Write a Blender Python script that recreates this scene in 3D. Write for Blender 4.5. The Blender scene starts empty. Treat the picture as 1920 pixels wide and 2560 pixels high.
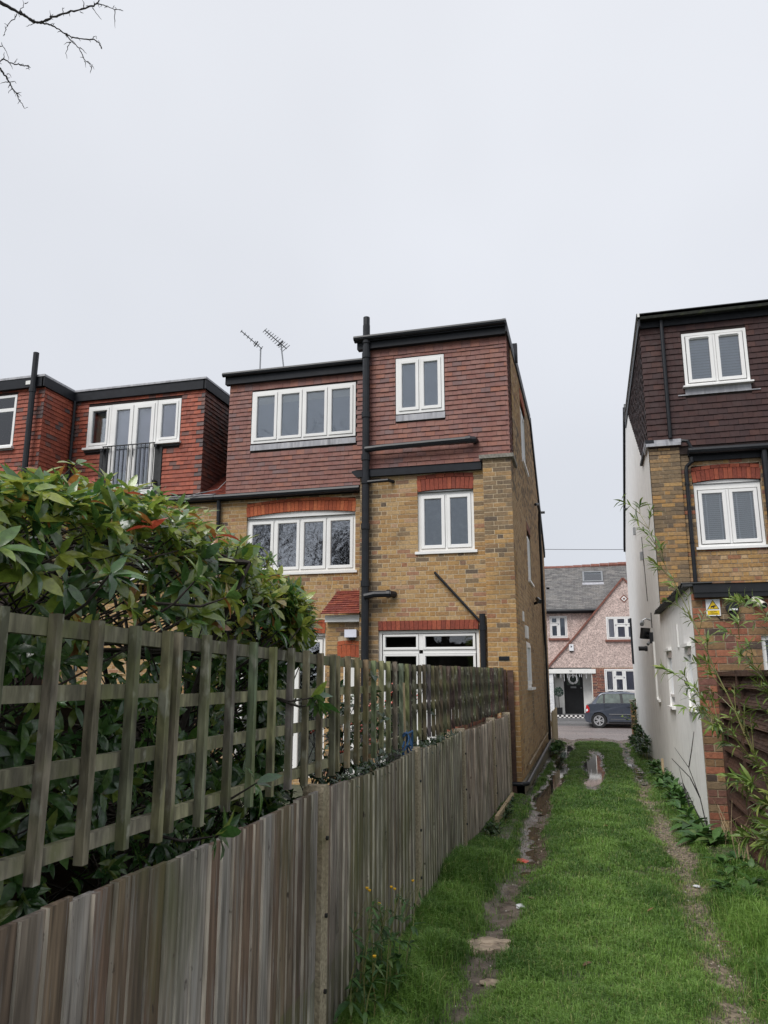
import bpy, bmesh, math, random
import numpy as np
from mathutils import Matrix, Vector
from mathutils.bvhtree import BVHTree

random.seed(11)
rng = np.random.default_rng(5)
SC = bpy.context.scene
COL = SC.collection

# ---------------------------------------------------------------- camera, sky, sun, exposure
# The camera stands at the world origin (eye height about 1.8 m over the lane); +Y runs down the lane.
TH, YAW, FPX = math.radians(12.04), math.radians(14.87), 1923.0
FW = Vector((-math.sin(YAW) * math.cos(TH), math.cos(YAW) * math.cos(TH), math.sin(TH)))
RT = Vector((math.cos(YAW), math.sin(YAW), 0))
UP = RT.cross(FW)
cam_d = bpy.data.cameras.new('camera')
cam = bpy.data.objects.new('camera', cam_d)
COL.objects.link(cam)
cam.matrix_world = Matrix(((RT.x, UP.x, -FW.x, 0), (RT.y, UP.y, -FW.y, 0), (RT.z, UP.z, -FW.z, 0), (0, 0, 0, 1)))
cam_d.sensor_fit = 'HORIZONTAL'
cam_d.sensor_width = 36
cam_d.lens = 36 * FPX / 1920
cam_d.clip_start, cam_d.clip_end = 0.05, 1500
SC.camera = cam

SUN_EL, SUN_ROT = math.radians(52), math.radians(207)
world = bpy.data.worlds.new('World')
SC.world = world
world.use_nodes = True
wn, wl = world.node_tree.nodes, world.node_tree.links
wn.clear()
w_out = wn.new('ShaderNodeOutputWorld')
w_bg = wn.new('ShaderNodeBackground')
w_sky = wn.new('ShaderNodeTexSky')
w_sky.sky_type = 'NISHITA'
w_sky.sun_disc = False
w_sky.sun_elevation, w_sky.sun_rotation = SUN_EL, SUN_ROT
w_tc = wn.new('ShaderNodeTexCoord')
w_sep = wn.new('ShaderNodeSeparateXYZ')
w_ramp = wn.new('ShaderNodeValToRGB')          # overcast layer: a little brighter towards the zenith
w_ramp.color_ramp.elements[0].position = 0.0
w_ramp.color_ramp.elements[0].color = (6.4, 6.65, 7.2, 1)
w_ramp.color_ramp.elements[1].position = 0.75
w_ramp.color_ramp.elements[1].color = (8.2, 8.4, 8.9, 1)
w_noise = wn.new('ShaderNodeTexNoise')
w_noise.inputs['Scale'].default_value = 1.6
w_noise.inputs['Detail'].default_value = 3
w_nr = wn.new('ShaderNodeMapRange')
w_nr.inputs[1].default_value, w_nr.inputs[2].default_value = 0.3, 0.7
w_nr.inputs[3].default_value, w_nr.inputs[4].default_value = 0.93, 1.06
w_mul = wn.new('ShaderNodeMixRGB'); w_mul.blend_type = 'MULTIPLY'; w_mul.inputs[0].default_value = 1
w_mix = wn.new('ShaderNodeMixRGB'); w_mix.inputs[0].default_value = 0.93
wl.new(w_tc.outputs['Generated'], w_sep.inputs[0])
wl.new(w_sep.outputs['Z'], w_ramp.inputs[0])
wl.new(w_tc.outputs['Generated'], w_noise.inputs['Vector'])
wl.new(w_noise.outputs['Fac'], w_nr.inputs[0])
wl.new(w_ramp.outputs[0], w_mul.inputs[1])
wl.new(w_nr.outputs[0], w_mul.inputs[2])
wl.new(w_sky.outputs[0], w_mix.inputs[1])
wl.new(w_mul.outputs[0], w_mix.inputs[2])
wl.new(w_mix.outputs[0], w_bg.inputs['Color'])
w_bg.inputs['Strength'].default_value = 0.0525
wl.new(w_bg.outputs[0], w_out.inputs['Surface'])

sun_d = bpy.data.lights.new('sun', 'SUN')
sun_d.energy, sun_d.angle, sun_d.color = 1.5, math.radians(34), (1.0, 0.97, 0.93)
sun = bpy.data.objects.new('sun', sun_d)
COL.objects.link(sun)
# light arrives from behind and to the left of the camera, high up (bright cloud)
_sd = Vector((math.sin(SUN_ROT) * math.cos(SUN_EL), math.cos(SUN_ROT) * math.cos(SUN_EL), math.sin(SUN_EL)))
sun.rotation_euler = _sd.to_track_quat('Z', 'Y').to_euler()

SC.view_settings.view_transform = 'Standard'
SC.view_settings.look = 'None'
SC.view_settings.exposure = 1.02
SC.view_settings.gamma = 1
SC.view_settings.use_curve_mapping = False
SC.cycles.max_bounces = 8
SC.cycles.transparent_max_bounces = 12
SC.cycles.use_denoising = True
SC.cycles.denoising_prefilter = 'ACCURATE'

# ---------------------------------------------------------------- helpers
WM = {}


def tag(o, label, cat, group=None, kind=None):
    if label: o['label'] = label
    if cat: o['category'] = cat
    if group: o['group'] = group
    if kind: o['kind'] = kind
    return o


def adopt(o, parent):
    o.parent = parent
    o.matrix_parent_inverse = WM[parent.name].inverted()


def thing(name, loc, label, cat, group=None):
    o = bpy.data.objects.new(name, None)
    o.empty_display_size = 0.2
    COL.objects.link(o)
    o.location = loc
    WM[o.name] = Matrix.Translation(loc)
    return tag(o, label, cat, group)


def copy_tree(o, parent=None):
    c = o.copy()
    COL.objects.link(c)
    if parent is not None:
        c.parent = parent
    for ch in [x for x in bpy.data.objects if x.parent == o]:
        copy_tree(ch, c)
    return c


class F:
    """a flat frame: origin, u, v and outward normal n"""
    def __init__(s, o, U, V):
        s.o, s.U, s.V = Vector(o), Vector(U).normalized(), Vector(V).normalized()
        s.N = s.U.cross(s.V)

    def p(s, u, v, n=0.0):
        return s.o + s.U * u + s.V * v + s.N * n


def rear(y): return F((0, y, 0), (1, 0, 0), (0, 0, 1))          # faces the camera (-Y), u = X
def east(x): return F((x, 0, 0), (0, 1, 0), (0, 0, 1))          # faces +X, u = Y
def west(x): return F((x, 0, 0), (0, -1, 0), (0, 0, 1))         # faces -X, u = -Y


XYZ = F((0, 0, 0), (1, 0, 0), (0, 1, 0))                        # u=X v=Y n=Z


def np_mesh(name, V, loops, sizes, fcol=None, mat=None, smooth=False):
    me = bpy.data.meshes.new(name)
    V = np.asarray(V, np.float32); loops = np.asarray(loops, np.int32).ravel(); sizes = np.asarray(sizes, np.int32)
    me.vertices.add(len(V)); me.vertices.foreach_set('co', V.ravel())
    me.loops.add(len(loops)); me.loops.foreach_set('vertex_index', loops)
    me.polygons.add(len(sizes))
    st = np.concatenate(([0], np.cumsum(sizes)[:-1])).astype(np.int32)
    me.polygons.foreach_set('loop_start', st)
    me.polygons.foreach_set('loop_total', sizes)
    me.polygons.foreach_set('use_smooth', np.full(len(sizes), smooth, bool))
    me.update(calc_edges=True)
    if fcol is not None:
        a = me.attributes.new('col', 'FLOAT_COLOR', 'CORNER')
        c = np.ones((len(loops), 4), np.float32)
        c[:, :3] = np.repeat(np.asarray(fcol, np.float32), sizes, axis=0)
        a.data.foreach_set('color', c.ravel())
    if mat: me.materials.append(mat)
    return me


def obj(name, me, parent=None, smooth=False):
    o = bpy.data.objects.new(name, me)
    COL.objects.link(o)
    WM[o.name] = Matrix.Identity(4)
    if parent is not None: adopt(o, parent)
    return o


class MB:
    def __init__(s): s.v, s.f, s.c = [], [], []

    def add(s, vs, fs, col=(1, 1, 1)):
        k = len(s.v)
        s.v += [tuple(v) for v in vs]
        s.f += [tuple(i + k for i in f) for f in fs]
        s.c += [col] * len(fs)
        return s

    def box(s, fr, u0, u1, v0, v1, n0, n1, col=(1, 1, 1)):
        P = [fr.p(u, v, n) for n in (n0, n1) for v in (v0, v1) for u in (u0, u1)]
        return s.add(P, [(0, 2, 3, 1), (4, 5, 7, 6), (0, 1, 5, 4), (2, 6, 7, 3), (0, 4, 6, 2), (1, 3, 7, 5)], col)

    def quad(s, a, b, c, d, col=(1, 1, 1)): return s.add([a, b, c, d], [(0, 1, 2, 3)], col)

    def prism(s, fr, poly, n0, n1, col=(1, 1, 1)):
        m = len(poly)
        P = [fr.p(u, v, n0) for u, v in poly] + [fr.p(u, v, n1) for u, v in poly]
        fs = [tuple(range(m - 1, -1, -1)), tuple(range(m, 2 * m))] + [(i, (i + 1) % m, m + (i + 1) % m, m + i) for i in range(m)]
        return s.add(P, fs, col)

    def tube(s, pts, r, k=7, col=(1, 1, 1), caps=True):
        pts = [Vector(p) for p in pts]
        if not hasattr(r, '__len__'): r = [r] * len(pts)
        vs, fs = [], []
        ref = None
        for i, p in enumerate(pts):
            d = (pts[min(i + 1, len(pts) - 1)] - pts[max(i - 1, 0)])
            d = d.normalized() if d.length > 1e-9 else Vector((0, 0, 1))
            if ref is None: ref = Vector((0, 0, 1)) if abs(d.z) < .9 else Vector((1, 0, 0))
            a = d.cross(ref).normalized(); b = d.cross(a).normalized(); ref = -b if False else ref
            for j in range(k):
                t = 2 * math.pi * j / k
                vs.append(p + (a * math.cos(t) + b * math.sin(t)) * r[i])
        for i in range(len(pts) - 1):
            for j in range(k):
                q = (j + 1) % k
                fs.append((i * k + j, i * k + q, (i + 1) * k + q, (i + 1) * k + j))
        if caps:
            fs.append(tuple(range(k - 1, -1, -1))); fs.append(tuple((len(pts) - 1) * k + j for j in range(k)))
        return s.add(vs, fs, col)

    def build(s, name, mat, parent=None, smooth=False, kind=None):
        me = np_mesh(name, s.v, [i for f in s.f for i in f], [len(f) for f in s.f], s.c, mat, smooth)
        o = obj(name, me, parent)
        if kind: o['kind'] = kind
        return o


# ---------------------------------------------------------------- materials
def _n(nt, t, **kw):
    n = nt.nodes.new(t)
    for k, v in kw.items(): setattr(n, k, v)
    return n


def material(name, base=None, rough=.8, grain=(40, .25), stretch=(1, 1, 1), stains=(), bump=(60, .15), spec=.5,
             metallic=0, coat=0, trans=0, voro=None, rough_noise=0, objspace=False):
    """base None: colour from the mesh attribute 'col'. stains: (scale, lo, hi, colour, stretch, amount)"""
    m = bpy.data.materials.new(name)
    m.use_nodes = True
    nt = m.node_tree
    L = nt.links.new
    b = nt.nodes['Principled BSDF']
    geo = _n(nt, 'ShaderNodeTexCoord').outputs['Object'] if objspace else _n(nt, 'ShaderNodeNewGeometry').outputs['Position']

    def coords(st):
        if st == (1, 1, 1): return geo
        mp = _n(nt, 'ShaderNodeMapping'); mp.inputs['Scale'].default_value = st
        L(geo, mp.inputs[0]); return mp.outputs[0]

    def noise(scale, st, detail=4):
        t = _n(nt, 'ShaderNodeTexNoise')
        t.inputs['Scale'].default_value = scale; t.inputs['Detail'].default_value = detail
        L(coords(st), t.inputs['Vector']); return t.outputs['Fac']

    if base is None:
        at = _n(nt, 'ShaderNodeAttribute', attribute_name='col'); cur = at.outputs['Color']
    else:
        c = _n(nt, 'ShaderNodeRGB'); c.outputs[0].default_value = (*base, 1); cur = c.outputs[0]
    if grain:
        mr = _n(nt, 'ShaderNodeMapRange')
        mr.inputs[1].default_value, mr.inputs[2].default_value = .3, .7
        mr.inputs[3].default_value, mr.inputs[4].default_value = 1 - grain[1], 1 + grain[1]
        L(noise(grain[0], stretch), mr.inputs[0])
        mx = _n(nt, 'ShaderNodeMixRGB', blend_type='MULTIPLY'); mx.inputs[0].default_value = 1
        L(cur, mx.inputs[1]); L(mr.outputs[0], mx.inputs[2]); cur = mx.outputs[0]
    for sc, lo, hi, c, st, amt in stains:
        mr = _n(nt, 'ShaderNodeMapRange')
        mr.inputs[1].default_value, mr.inputs[2].default_value = lo, hi
        mr.inputs[4].default_value = amt
        L(noise(sc, st, 5), mr.inputs[0])
        mx = _n(nt, 'ShaderNodeMixRGB'); L(mr.outputs[0], mx.inputs[0]); L(cur, mx.inputs[1])
        mx.inputs[2].default_value = (*c, 1); cur = mx.outputs[0]
    if voro:
        vt = _n(nt, 'ShaderNodeTexVoronoi'); vt.inputs['Scale'].default_value = voro[0]
        L(geo, vt.inputs['Vector'])
        mr = _n(nt, 'ShaderNodeMapRange'); mr.inputs[2].default_value = 1
        mr.inputs[3].default_value, mr.inputs[4].default_value = 1 - voro[1], 1 + voro[1]
        sp = _n(nt, 'ShaderNodeSeparateColor'); L(vt.outputs['Color'], sp.inputs[0]); L(sp.outputs[0], mr.inputs[0])
        mx = _n(nt, 'ShaderNodeMixRGB', blend_type='MULTIPLY'); mx.inputs[0].default_value = 1
        L(cur, mx.inputs[1]); L(mr.outputs[0], mx.inputs[2]); cur = mx.outputs[0]
    L(cur, b.inputs['Base Color'])
    b.inputs['Roughness'].default_value = rough
    if rough_noise:
        mr = _n(nt, 'ShaderNodeMapRange')
        mr.inputs[1].default_value, mr.inputs[2].default_value = .35, .65
        mr.inputs[3].default_value, mr.inputs[4].default_value = max(.05, rough - rough_noise), min(1, rough + rough_noise)
        L(noise(9, (1, 1, 1)), mr.inputs[0]); L(mr.outputs[0], b.inputs['Roughness'])
    b.inputs['Specular IOR Level'].default_value = spec
    b.inputs['Metallic'].default_value = metallic
    b.inputs['Coat Weight'].default_value = coat
    b.inputs['Coat Roughness'].default_value = .08
    if bump:
        bp = _n(nt, 'ShaderNodeBump'); bp.inputs['Strength'].default_value = bump[1]; bp.inputs['Distance'].default_value = .01
        if voro:
            L(vt.outputs['Distance'], bp.inputs['Height'])
        else:
            L(noise(bump[0], stretch), bp.inputs['Height'])
        L(bp.outputs[0], b.inputs['Normal'])
    if trans:
        out = nt.nodes['Material Output']
        tr = _n(nt, 'ShaderNodeBsdfTranslucent'); L(cur, tr.inputs[0])
        ms = _n(nt, 'ShaderNodeMixShader'); ms.inputs[0].default_value = trans
        L(b.outputs[0], ms.inputs[1]); L(tr.outputs[0], ms.inputs[2]); L(ms.outputs[0], out.inputs['Surface'])
    return m


def glass_material(name, tint, rough, refl_wave=0.0, ior=1.52):
    m = bpy.data.materials.new(name)
    m.use_nodes = True
    nt = m.node_tree; L = nt.links.new
    nt.nodes.remove(nt.nodes['Principled BSDF'])
    out = nt.nodes['Material Output']
    tr = _n(nt, 'ShaderNodeBsdfTransparent'); tr.inputs[0].default_value = (*tint, 1)
    gl = _n(nt, 'ShaderNodeBsdfGlossy'); gl.inputs['Roughness'].default_value = rough
    gl.inputs['Color'].default_value = (.95, .97, 1, 1)
    fr = _n(nt, 'ShaderNodeFresnel'); fr.inputs['IOR'].default_value = ior
    mr = _n(nt, 'ShaderNodeMath', operation='MULTIPLY'); mr.inputs[1].default_value = 2.0   # two glass faces
    mr.use_clamp = True
    L(fr.outputs[0], mr.inputs[0])
    ms = _n(nt, 'ShaderNodeMixShader')
    L(mr.outputs[0], ms.inputs[0]); L(tr.outputs[0], ms.inputs[1]); L(gl.outputs[0], ms.inputs[2]); L(ms.outputs[0], out.inputs[0])
    if refl_wave:
        geo = _n(nt, 'ShaderNodeNewGeometry')
        no = _n(nt, 'ShaderNodeTexNoise'); no.inputs['Scale'].default_value = 5
        L(geo.outputs['Position'], no.inputs['Vector'])
        bp = _n(nt, 'ShaderNodeBump'); bp.inputs['Strength'].default_value = refl_wave; bp.inputs['Distance'].default_value = .02
        L(no.outputs['Fac'], bp.inputs['Height']); L(bp.outputs[0], gl.inputs['Normal'])
    return m


M = {}
SOOT = (.045, .038, .032)
M['brick'] = material('stock_brick', None, .88, (28, .22), stains=((1.3, .6, .78, SOOT, (1, 1, .8), .45), (55, .62, .75, (.05, .04, .03), (1, 1, 1), .4)), bump=(70, .35))
M['redbrick'] = material('red_brick', None, .85, (30, .25), stains=((45, .6, .75, (.06, .03, .02), (1, 1, 1), .5),), bump=(70, .3))
M['mortar'] = material('mortar', (.49, .395, .27), .95, (20, .2), stains=((1.3, .6, .78, SOOT, (1, 1, .8), .4),), bump=(90, .3))
M['mortar_dark'] = material('mortar_weathered', (.33, .265, .185), .95, (20, .3), stains=((1.3, .58, .75, SOOT, (1, 1, .8), .5),), bump=(90, .3))
M['tile'] = material('clay_tile', None, .6, (18, .14), stains=((3, .6, .8, (.06, .04, .035), (1, 1, .6), .22),), bump=(60, .15), rough_noise=.1, spec=.25)
M['tile_under'] = material('tile_batten_shadow', (.03, .02, .018), .95)
M['white'] = material('white_upvc', (.80, .80, .79), .32, (3, .03), bump=None)
M['whitepaint'] = material('white_paint', (.76, .76, .74), .55, (6, .06), bump=(30, .1))
M['render'] = material('white_render', (.87, .865, .85), .8, (5, .05),
                       stains=((4, .52, .8, (.42, .40, .36), (1, 3.5, .16), .38), (2.2, .6, .8, (.46, .45, .42), (1, 1, 1), .25)), bump=(25, .25))
M['black'] = material('black_plastic', (.014, .016, .020), .4, (8, .2), bump=None, spec=.3)
M['fascia'] = material('dark_fascia', (.017, .019, .024), .5, (10, .2), bump=None, spec=.2)
M['felt'] = material('roof_felt', (.04, .043, .046), .75, (15, .2))
M['lead'] = material('lead_sheet', (.34, .345, .375), .5, (9, .2), (1, 1, .25), stains=((14, .5, .7, (.50, .50, .52), (1, 1, .2), .7), (10, .57, .7, (.15, .15, .17), (1, 1, .2), .6)), bump=(25, .2))
M['stonecap'] = material('cap_stone', (.20, .19, .165), .85, (25, .3))
M['cement'] = material('cement_plinth', (.19, .165, .12), .9, (9, .3), stains=((4, .5, .7, (.06, .08, .03), (1, 1, 1), .7),), bump=(40, .4))
M['blind'] = material('grey_blind_and_pane_sheen', (.58, .62, .70), .8, (2, .05), bump=None)  # also backs plain panes; sky reflection and indoor light put into its colour
M['frost'] = material('frosted_film', (.25, .30, .36), .6, (12, .12), stains=((9, .55, .75, (.38, .44, .50), (1, 1, .8), .6),), bump=None)
M['whiteblind'] = material('white_blind', (.76, .77, .78), .8, None, bump=None)
M['room'] = material('dim_room', (.055, .05, .05), .95, (3, .4), bump=None)
M['lilac'] = material('pale_net', (.60, .57, .68), .9, (3, .06), bump=None)
M['cream'] = material('cream_curtain', (.46, .44, .31), .9, (6, .15), (1, 1, .1), bump=None)
M['glass'] = glass_material('window_glass', (.92, .94, .95), .015, .03)
M['glassclear'] = glass_material('clear_glass', (.80, .82, .85), .01, .35, 2.15)
M['fence'] = material('weathered_board', None, .85, (30, .5), (1.6, 1.6, .12), stains=(
    (6, .56, .68, (.34, .325, .31), (4, 4, .4), .5), (30, .60, .68, (.40, .385, .37), (2, 2, .12), .4), (2.3, .53, .72, (.085, .10, .024), (1, 1, .5), .6), (7, .6, .75, (.045, .032, .026), (3, 3, .2), .6), (26, .67, .73, (.045, .03, .024), (1, 1, .55), .8), (1.6, .5, .68, (.075, .055, .042), (3, 3, .5), .5)), bump=(45, .4))
M['trellis'] = material('mossy_trellis_wood', None, .9, (34, .5), (1, 1, .22), stains=((7, .5, .66, (.15, .165, .06), (1, 1, .5), .6), (12, .52, .66, (.055, .048, .038), (1, 1, .3), .65), (17, .6, .7, (.36, .36, .29), (1, 1, .6), .65)), bump=(60, .5))
M['concrete'] = material('concrete_post', (.38, .32, .225), .92, (60, .35), stains=((6, .55, .72, (.20, .15, .08), (1, 1, .3), .6), (4, .6, .72, (.13, .13, .05), (1, 1, 1), .5)), bump=(110, .7))
M['darkwood'] = material('dark_stained_board', (.062, .031, .021), .6, (14, .35), (.3, .12, 2.2), stains=((5, .58, .72, (.19, .105, .07), (1, .25, 2), .6),), bump=(40, .4), rough_noise=.15)
M['palewood'] = material('pale_softwood', (.40, .31, .19), .85, (14, .22), (2, 2, .12), bump=(40, .2))
M['leaf'] = material('glossy_leaf', None, .24, (60, .28), stains=((16, .68, .76, (.17, .05, .015), (1, 1, 1), .45),), bump=(50, .15), spec=.9, trans=.38, rough_noise=.08, coat=.25)
M['bamboo_leaf'] = material('bamboo_leaf', None, .38, (40, .22), bump=(50, .1), spec=.5, trans=.28)
M['herb'] = material('herb_leaf', None, .5, (40, .3), bump=(50, .2), trans=.2)
M['bark'] = material('dark_bark', (.028, .022, .018), .9, (40, .4), (1, 1, .4), bump=(70, .6))
M['twig'] = material('twig_bark', (.045, .04, .042), .85, (80, .4), bump=(90, .5))
M['culm'] = material('bamboo_culm', (.16, .17, .055), .45, (30, .25), stains=((6, .5, .7, (.26, .20, .09), (1, 1, 1), .6),), bump=None)
M['grass'] = material('grass_blade', None, .45, None, bump=None, trans=.25, spec=.4)
M['slate'] = material('grey_slate', None, .6, (9, .22), stains=((2.2, .55, .75, (.10, .095, .085), (1, 1, 1), .5),), bump=(20, .2))
M['pink'] = material('pink_pebbledash', (.50, .395, .36), .9, (5, .12), stains=((1.1, .58, .75, (.52, .42, .38), (1, 1, 1), .5), (.9, .6, .75, (.33, .22, .20), (1, 1, .5), .4)), voro=(26, .4), bump=(30, .8))
M['redtrim'] = material('red_trim', (.19, .075, .055), .8, (14, .3), bump=(40, .2))
M['asphalt'] = material('wet_asphalt', (.20, .175, .17), .45, (60, .3), stains=((.35, .5, .7, (.28, .235, .22), (.35, 3, 1), .7), (.6, .6, .7, (.10, .10, .105), (.25, 3, 1), .7)), bump=(140, .3), rough_noise=.2)
M['paving'] = material('grey_paving', (.17, .17, .175), .55, (30, .25), stains=((1.2, .5, .7, (.11, .11, .11), (1, 1, 1), .6),), bump=(90, .3), rough_noise=.2)
M['carpaint'] = material('blue_grey_paint', (.070, .083, .112), .28, (6, .06), bump=None, metallic=.35, coat=.8)
M['carglass'] = material('car_glass', (.10, .125, .11), .06, (5, .3), bump=None, spec=1.0)
M['rubber'] = material('rubber', (.012, .012, .013), .8, (30, .2), bump=None)
M['alloy'] = material('alloy', (.62, .63, .65), .3, (20, .05), bump=None, metallic=.6)
M['redlens'] = material('red_lens', (.45, .02, .02), .15, None, bump=None)
M['yellow'] = material('sign_yellow', (.80, .55, .01), .4, (10, .04), bump=None)
M['signwhite'] = material('sign_white', (.78, .79, .82), .35, (10, .03), bump=None)
M['ink'] = material('black_ink', (.012, .012, .015), .4, None, bump=None)
M['steel'] = material('grey_metal', (.30, .31, .32), .4, (30, .15), bump=None, metallic=.7)
M['blacktrim'] = material('black_gloss', (.011, .012, .014), .3, (9, .2), bump=None)
M['camwhite'] = material('camera_shell', (.62, .58, .50), .4, (10, .05), bump=None)
M['lampglass'] = material('lamp_diffuser', (.70, .72, .82), .35, (10, .03), bump=None)
M['topiary'] = material('topiary_leaf', None, .5, (60, .4), bump=None, trans=.1)
M['topiary2'] = material('far_hedge', (.035, .045, .025), .9, (3, .5), bump=None)
M['blue'] = material('blue_twine', (.02, .09, .22), .6, (90, .3), bump=None)
M['flower'] = material('yellow_petal', (.75, .42, .02), .6, (90, .2), bump=None)
M['berry'] = material('red_berry', (.45, .045, .015), .35, (50, .2), bump=None)
M['litter'] = material('red_wrapper', (.42, .06, .035), .4, (30, .3), bump=(40, .4))
M['paper'] = material('pale_scrap', (.55, .56, .58), .7, (30, .2), bump=(40, .4))
M['stone'] = material('broken_slab', (.34, .27, .20), .9, (14, .35), stains=((9, .5, .65, (.11, .08, .06), (1, 1, 1), .7),), bump=(30, .6))
M['deadleaf'] = material('fallen_leaf', None, .6, (40, .3), bump=None)


def mud_material():
    m = bpy.data.materials.new('lane_earth')
    m.use_nodes = True
    nt = m.node_tree; L = nt.links.new; b = nt.nodes['Principled BSDF']
    geo = _n(nt, 'ShaderNodeNewGeometry').outputs['Position']
    at = _n(nt, 'ShaderNodeAttribute', attribute_name='col')
    sp = _n(nt, 'ShaderNodeSeparateColor'); L(at.outputs['Color'], sp.inputs[0])       # R mud, G gravel, B wet

    def nz(s, d=5):
        t = _n(nt, 'ShaderNodeTexNoise'); t.inputs['Scale'].default_value = s; t.inputs['Detail'].default_value = d
        L(geo, t.inputs['Vector']); return t.outputs['Fac']

    def ramp(f, c0, c1, p0=.35, p1=.65):
        r = _n(nt, 'ShaderNodeValToRGB'); L(f, r.inputs[0])
        r.color_ramp.elements[0].position, r.color_ramp.elements[1].position = p0, p1
        r.color_ramp.elements[0].color, r.color_ramp.elements[1].color = (*c0, 1), (*c1, 1)
        return r.outputs[0]

    def mix(f, a, c):
        x = _n(nt, 'ShaderNodeMixRGB'); L(f, x.inputs[0]); L(a, x.inputs[1]); L(c, x.inputs[2]); return x.outputs[0]
    soil = ramp(nz(26), (.022, .034, .010), (.060, .075, .028))
    mud = ramp(nz(14), (.046, .034, .026), (.135, .105, .084))
    vt = _n(nt, 'ShaderNodeTexVoronoi'); vt.inputs['Scale'].default_value = 48; L(geo, vt.inputs['Vector'])
    sv = _n(nt, 'ShaderNodeSeparateColor'); L(vt.outputs['Color'], sv.inputs[0])
    grav = ramp(sv.outputs[0], (.06, .048, .032), (.24, .19, .135), .1, .95)
    cur = mix(sp.outputs[1], mix(sp.outputs[0], soil, mud), grav)
    L(cur, b.inputs['Base Color'])
    mr = _n(nt, 'ShaderNodeMapRange'); mr.inputs[3].default_value, mr.inputs[4].default_value = .8, .12
    L(sp.outputs[2], mr.inputs[0]); L(mr.outputs[0], b.inputs['Roughness'])
    bp = _n(nt, 'ShaderNodeBump'); bp.inputs['Strength'].default_value = .6; bp.inputs['Distance'].default_value = .015
    L(nz(40), bp.inputs['Height']); L(bp.outputs[0], b.inputs['Normal'])
    return m


M['earth'] = mud_material()
mw = bpy.data.materials.new('puddle_water'); mw.use_nodes = True
_b = mw.node_tree.nodes['Principled BSDF']
_b.inputs['Base Color'].default_value = (.035, .028, .022, 1); _b.inputs['Roughness'].default_value = .04
_b.inputs['Specular IOR Level'].default_value = .6
_nt = mw.node_tree
_g = _n(_nt, 'ShaderNodeNewGeometry'); _t = _n(_nt, 'ShaderNodeTexNoise'); _t.inputs['Scale'].default_value = 9
_p = _n(_nt, 'ShaderNodeBump'); _p.inputs['Strength'].default_value = .06
_nt.links.new(_g.outputs['Position'], _t.inputs['Vector']); _nt.links.new(_t.outputs['Fac'], _p.inputs['Height']); _nt.links.new(_p.outputs[0], _b.inputs['Normal'])
M['water'] = mw

# ---------------------------------------------------------------- bricks and tiles as pieces
UNIT = {
    'brick': (np.array([[-.5, -.5, 0], [.5, -.5, 0], [.5, .5, 0], [-.5, .5, 0], [-.5, -.5, -1], [.5, -.5, -1], [.5, .5, -1], [-.5, .5, -1]], float),
              [(0, 1, 2, 3), (4, 5, 1, 0), (3, 2, 6, 7), (4, 0, 3, 7), (1, 5, 6, 2)]),
    'tile': (np.array([[-.5, 0, .021], [.5, 0, .021], [.5, 1, .004], [-.5, 1, .004], [-.5, 0, .008], [.5, 0, .008], [.5, 1, -.008], [-.5, 1, -.008]], float),
             [(0, 1, 2, 3), (4, 5, 1, 0), (4, 0, 3, 7), (1, 5, 6, 2)]),
}
PAL = {
    'yellow': [(5, (.42, .285, .14)), (5, (.385, .25, .118)), (4, (.45, .32, .172)), (3, (.33, .205, .096)), (2, (.34, .19, .12)), (2, (.42, .28, .18)), (.8, (.24, .15, .10)), (.25, (.12, .092, .078)), (2, (.47, .32, .15))],
    'orange': [(4, (.41, .26, .108)), (4, (.38, .232, .095)), (3, (.43, .285, .13)), (3, (.34, .21, .10)), (1.5, (.27, .18, .10)), (.25, (.13, .10, .075)), (1, (.32, .16, .09))],
    'sooty': [(4, (.19, .135, .080)), (4, (.225, .155, .088)), (3, (.155, .112, .072)), (1.5, (.28, .18, .09)), (1, (.12, .09, .065)), (.7, (.33, .205, .095))],
    'sidewall': [(4, (.44, .31, .175)), (4, (.41, .28, .155)), (3, (.46, .335, .20)), (2, (.34, .23, .13)), (1, (.26, .175, .11))],
    'mixed': [(4, (.25, .095, .055)), (3, (.20, .12, .06)), (3, (.30, .115, .065)), (2, (.16, .075, .055)), (2, (.07, .05, .04)), (2, (.27, .17, .08)), (2, (.19, .085, .065))],
    'rub': [(4, (.40, .10, .040)), (3, (.36, .085, .034)), (2, (.44, .125, .05)), (2, (.30, .07, .03))],
    'rubdark': [(4, (.24, .055, .032)), (3, (.20, .048, .03)), (2, (.30, .075, .04))],
    'pinkred': [(4, (.27, .10, .065)), (3, (.22, .08, .06)), (2, (.33, .15, .10)), (2, (.12, .06, .05))],
    'tile_mid': [(5, (.215, .098, .080)), (4, (.20, .090, .076)), (3, (.23, .106, .083)), (3, (.185, .092, .082)), (1, (.165, .098, .094)), (1, (.25, .105, .075))],
    'tile_red': [(5, (.29, .078, .048)), (4, (.26, .070, .044)), (3, (.33, .092, .056)), (2, (.22, .062, .042)), (1, (.14, .07, .06))],
    'tile_grey': [(3, (.13, .085, .08)), (2, (.17, .085, .07)), (2, (.10, .075, .075))],
    'tile_cheek': [(3, (.15, .062, .05)), (2, (.12, .058, .05)), (2, (.19, .072, .052)), (1, (.10, .06, .055))],
    'tile_brown': [(5, (.050, .025, .024)), (4, (.044, .022, .022)), (3, (.056, .027, .025)), (1, (.07, .032, .027))],
    'tile_porch': [(4, (.20, .050, .035)), (3, (.165, .043, .033)), (2, (.24, .065, .04))],
    'slate': [(4, (.17, .165, .16)), (4, (.145, .14, .138)), (3, (.20, .19, .18)), (2, (.12, .115, .115))],
    'coping': [(2, (.055, .058, .06)), (2, (.075, .08, .075)), (1, (.045, .05, .045))],
}
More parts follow.
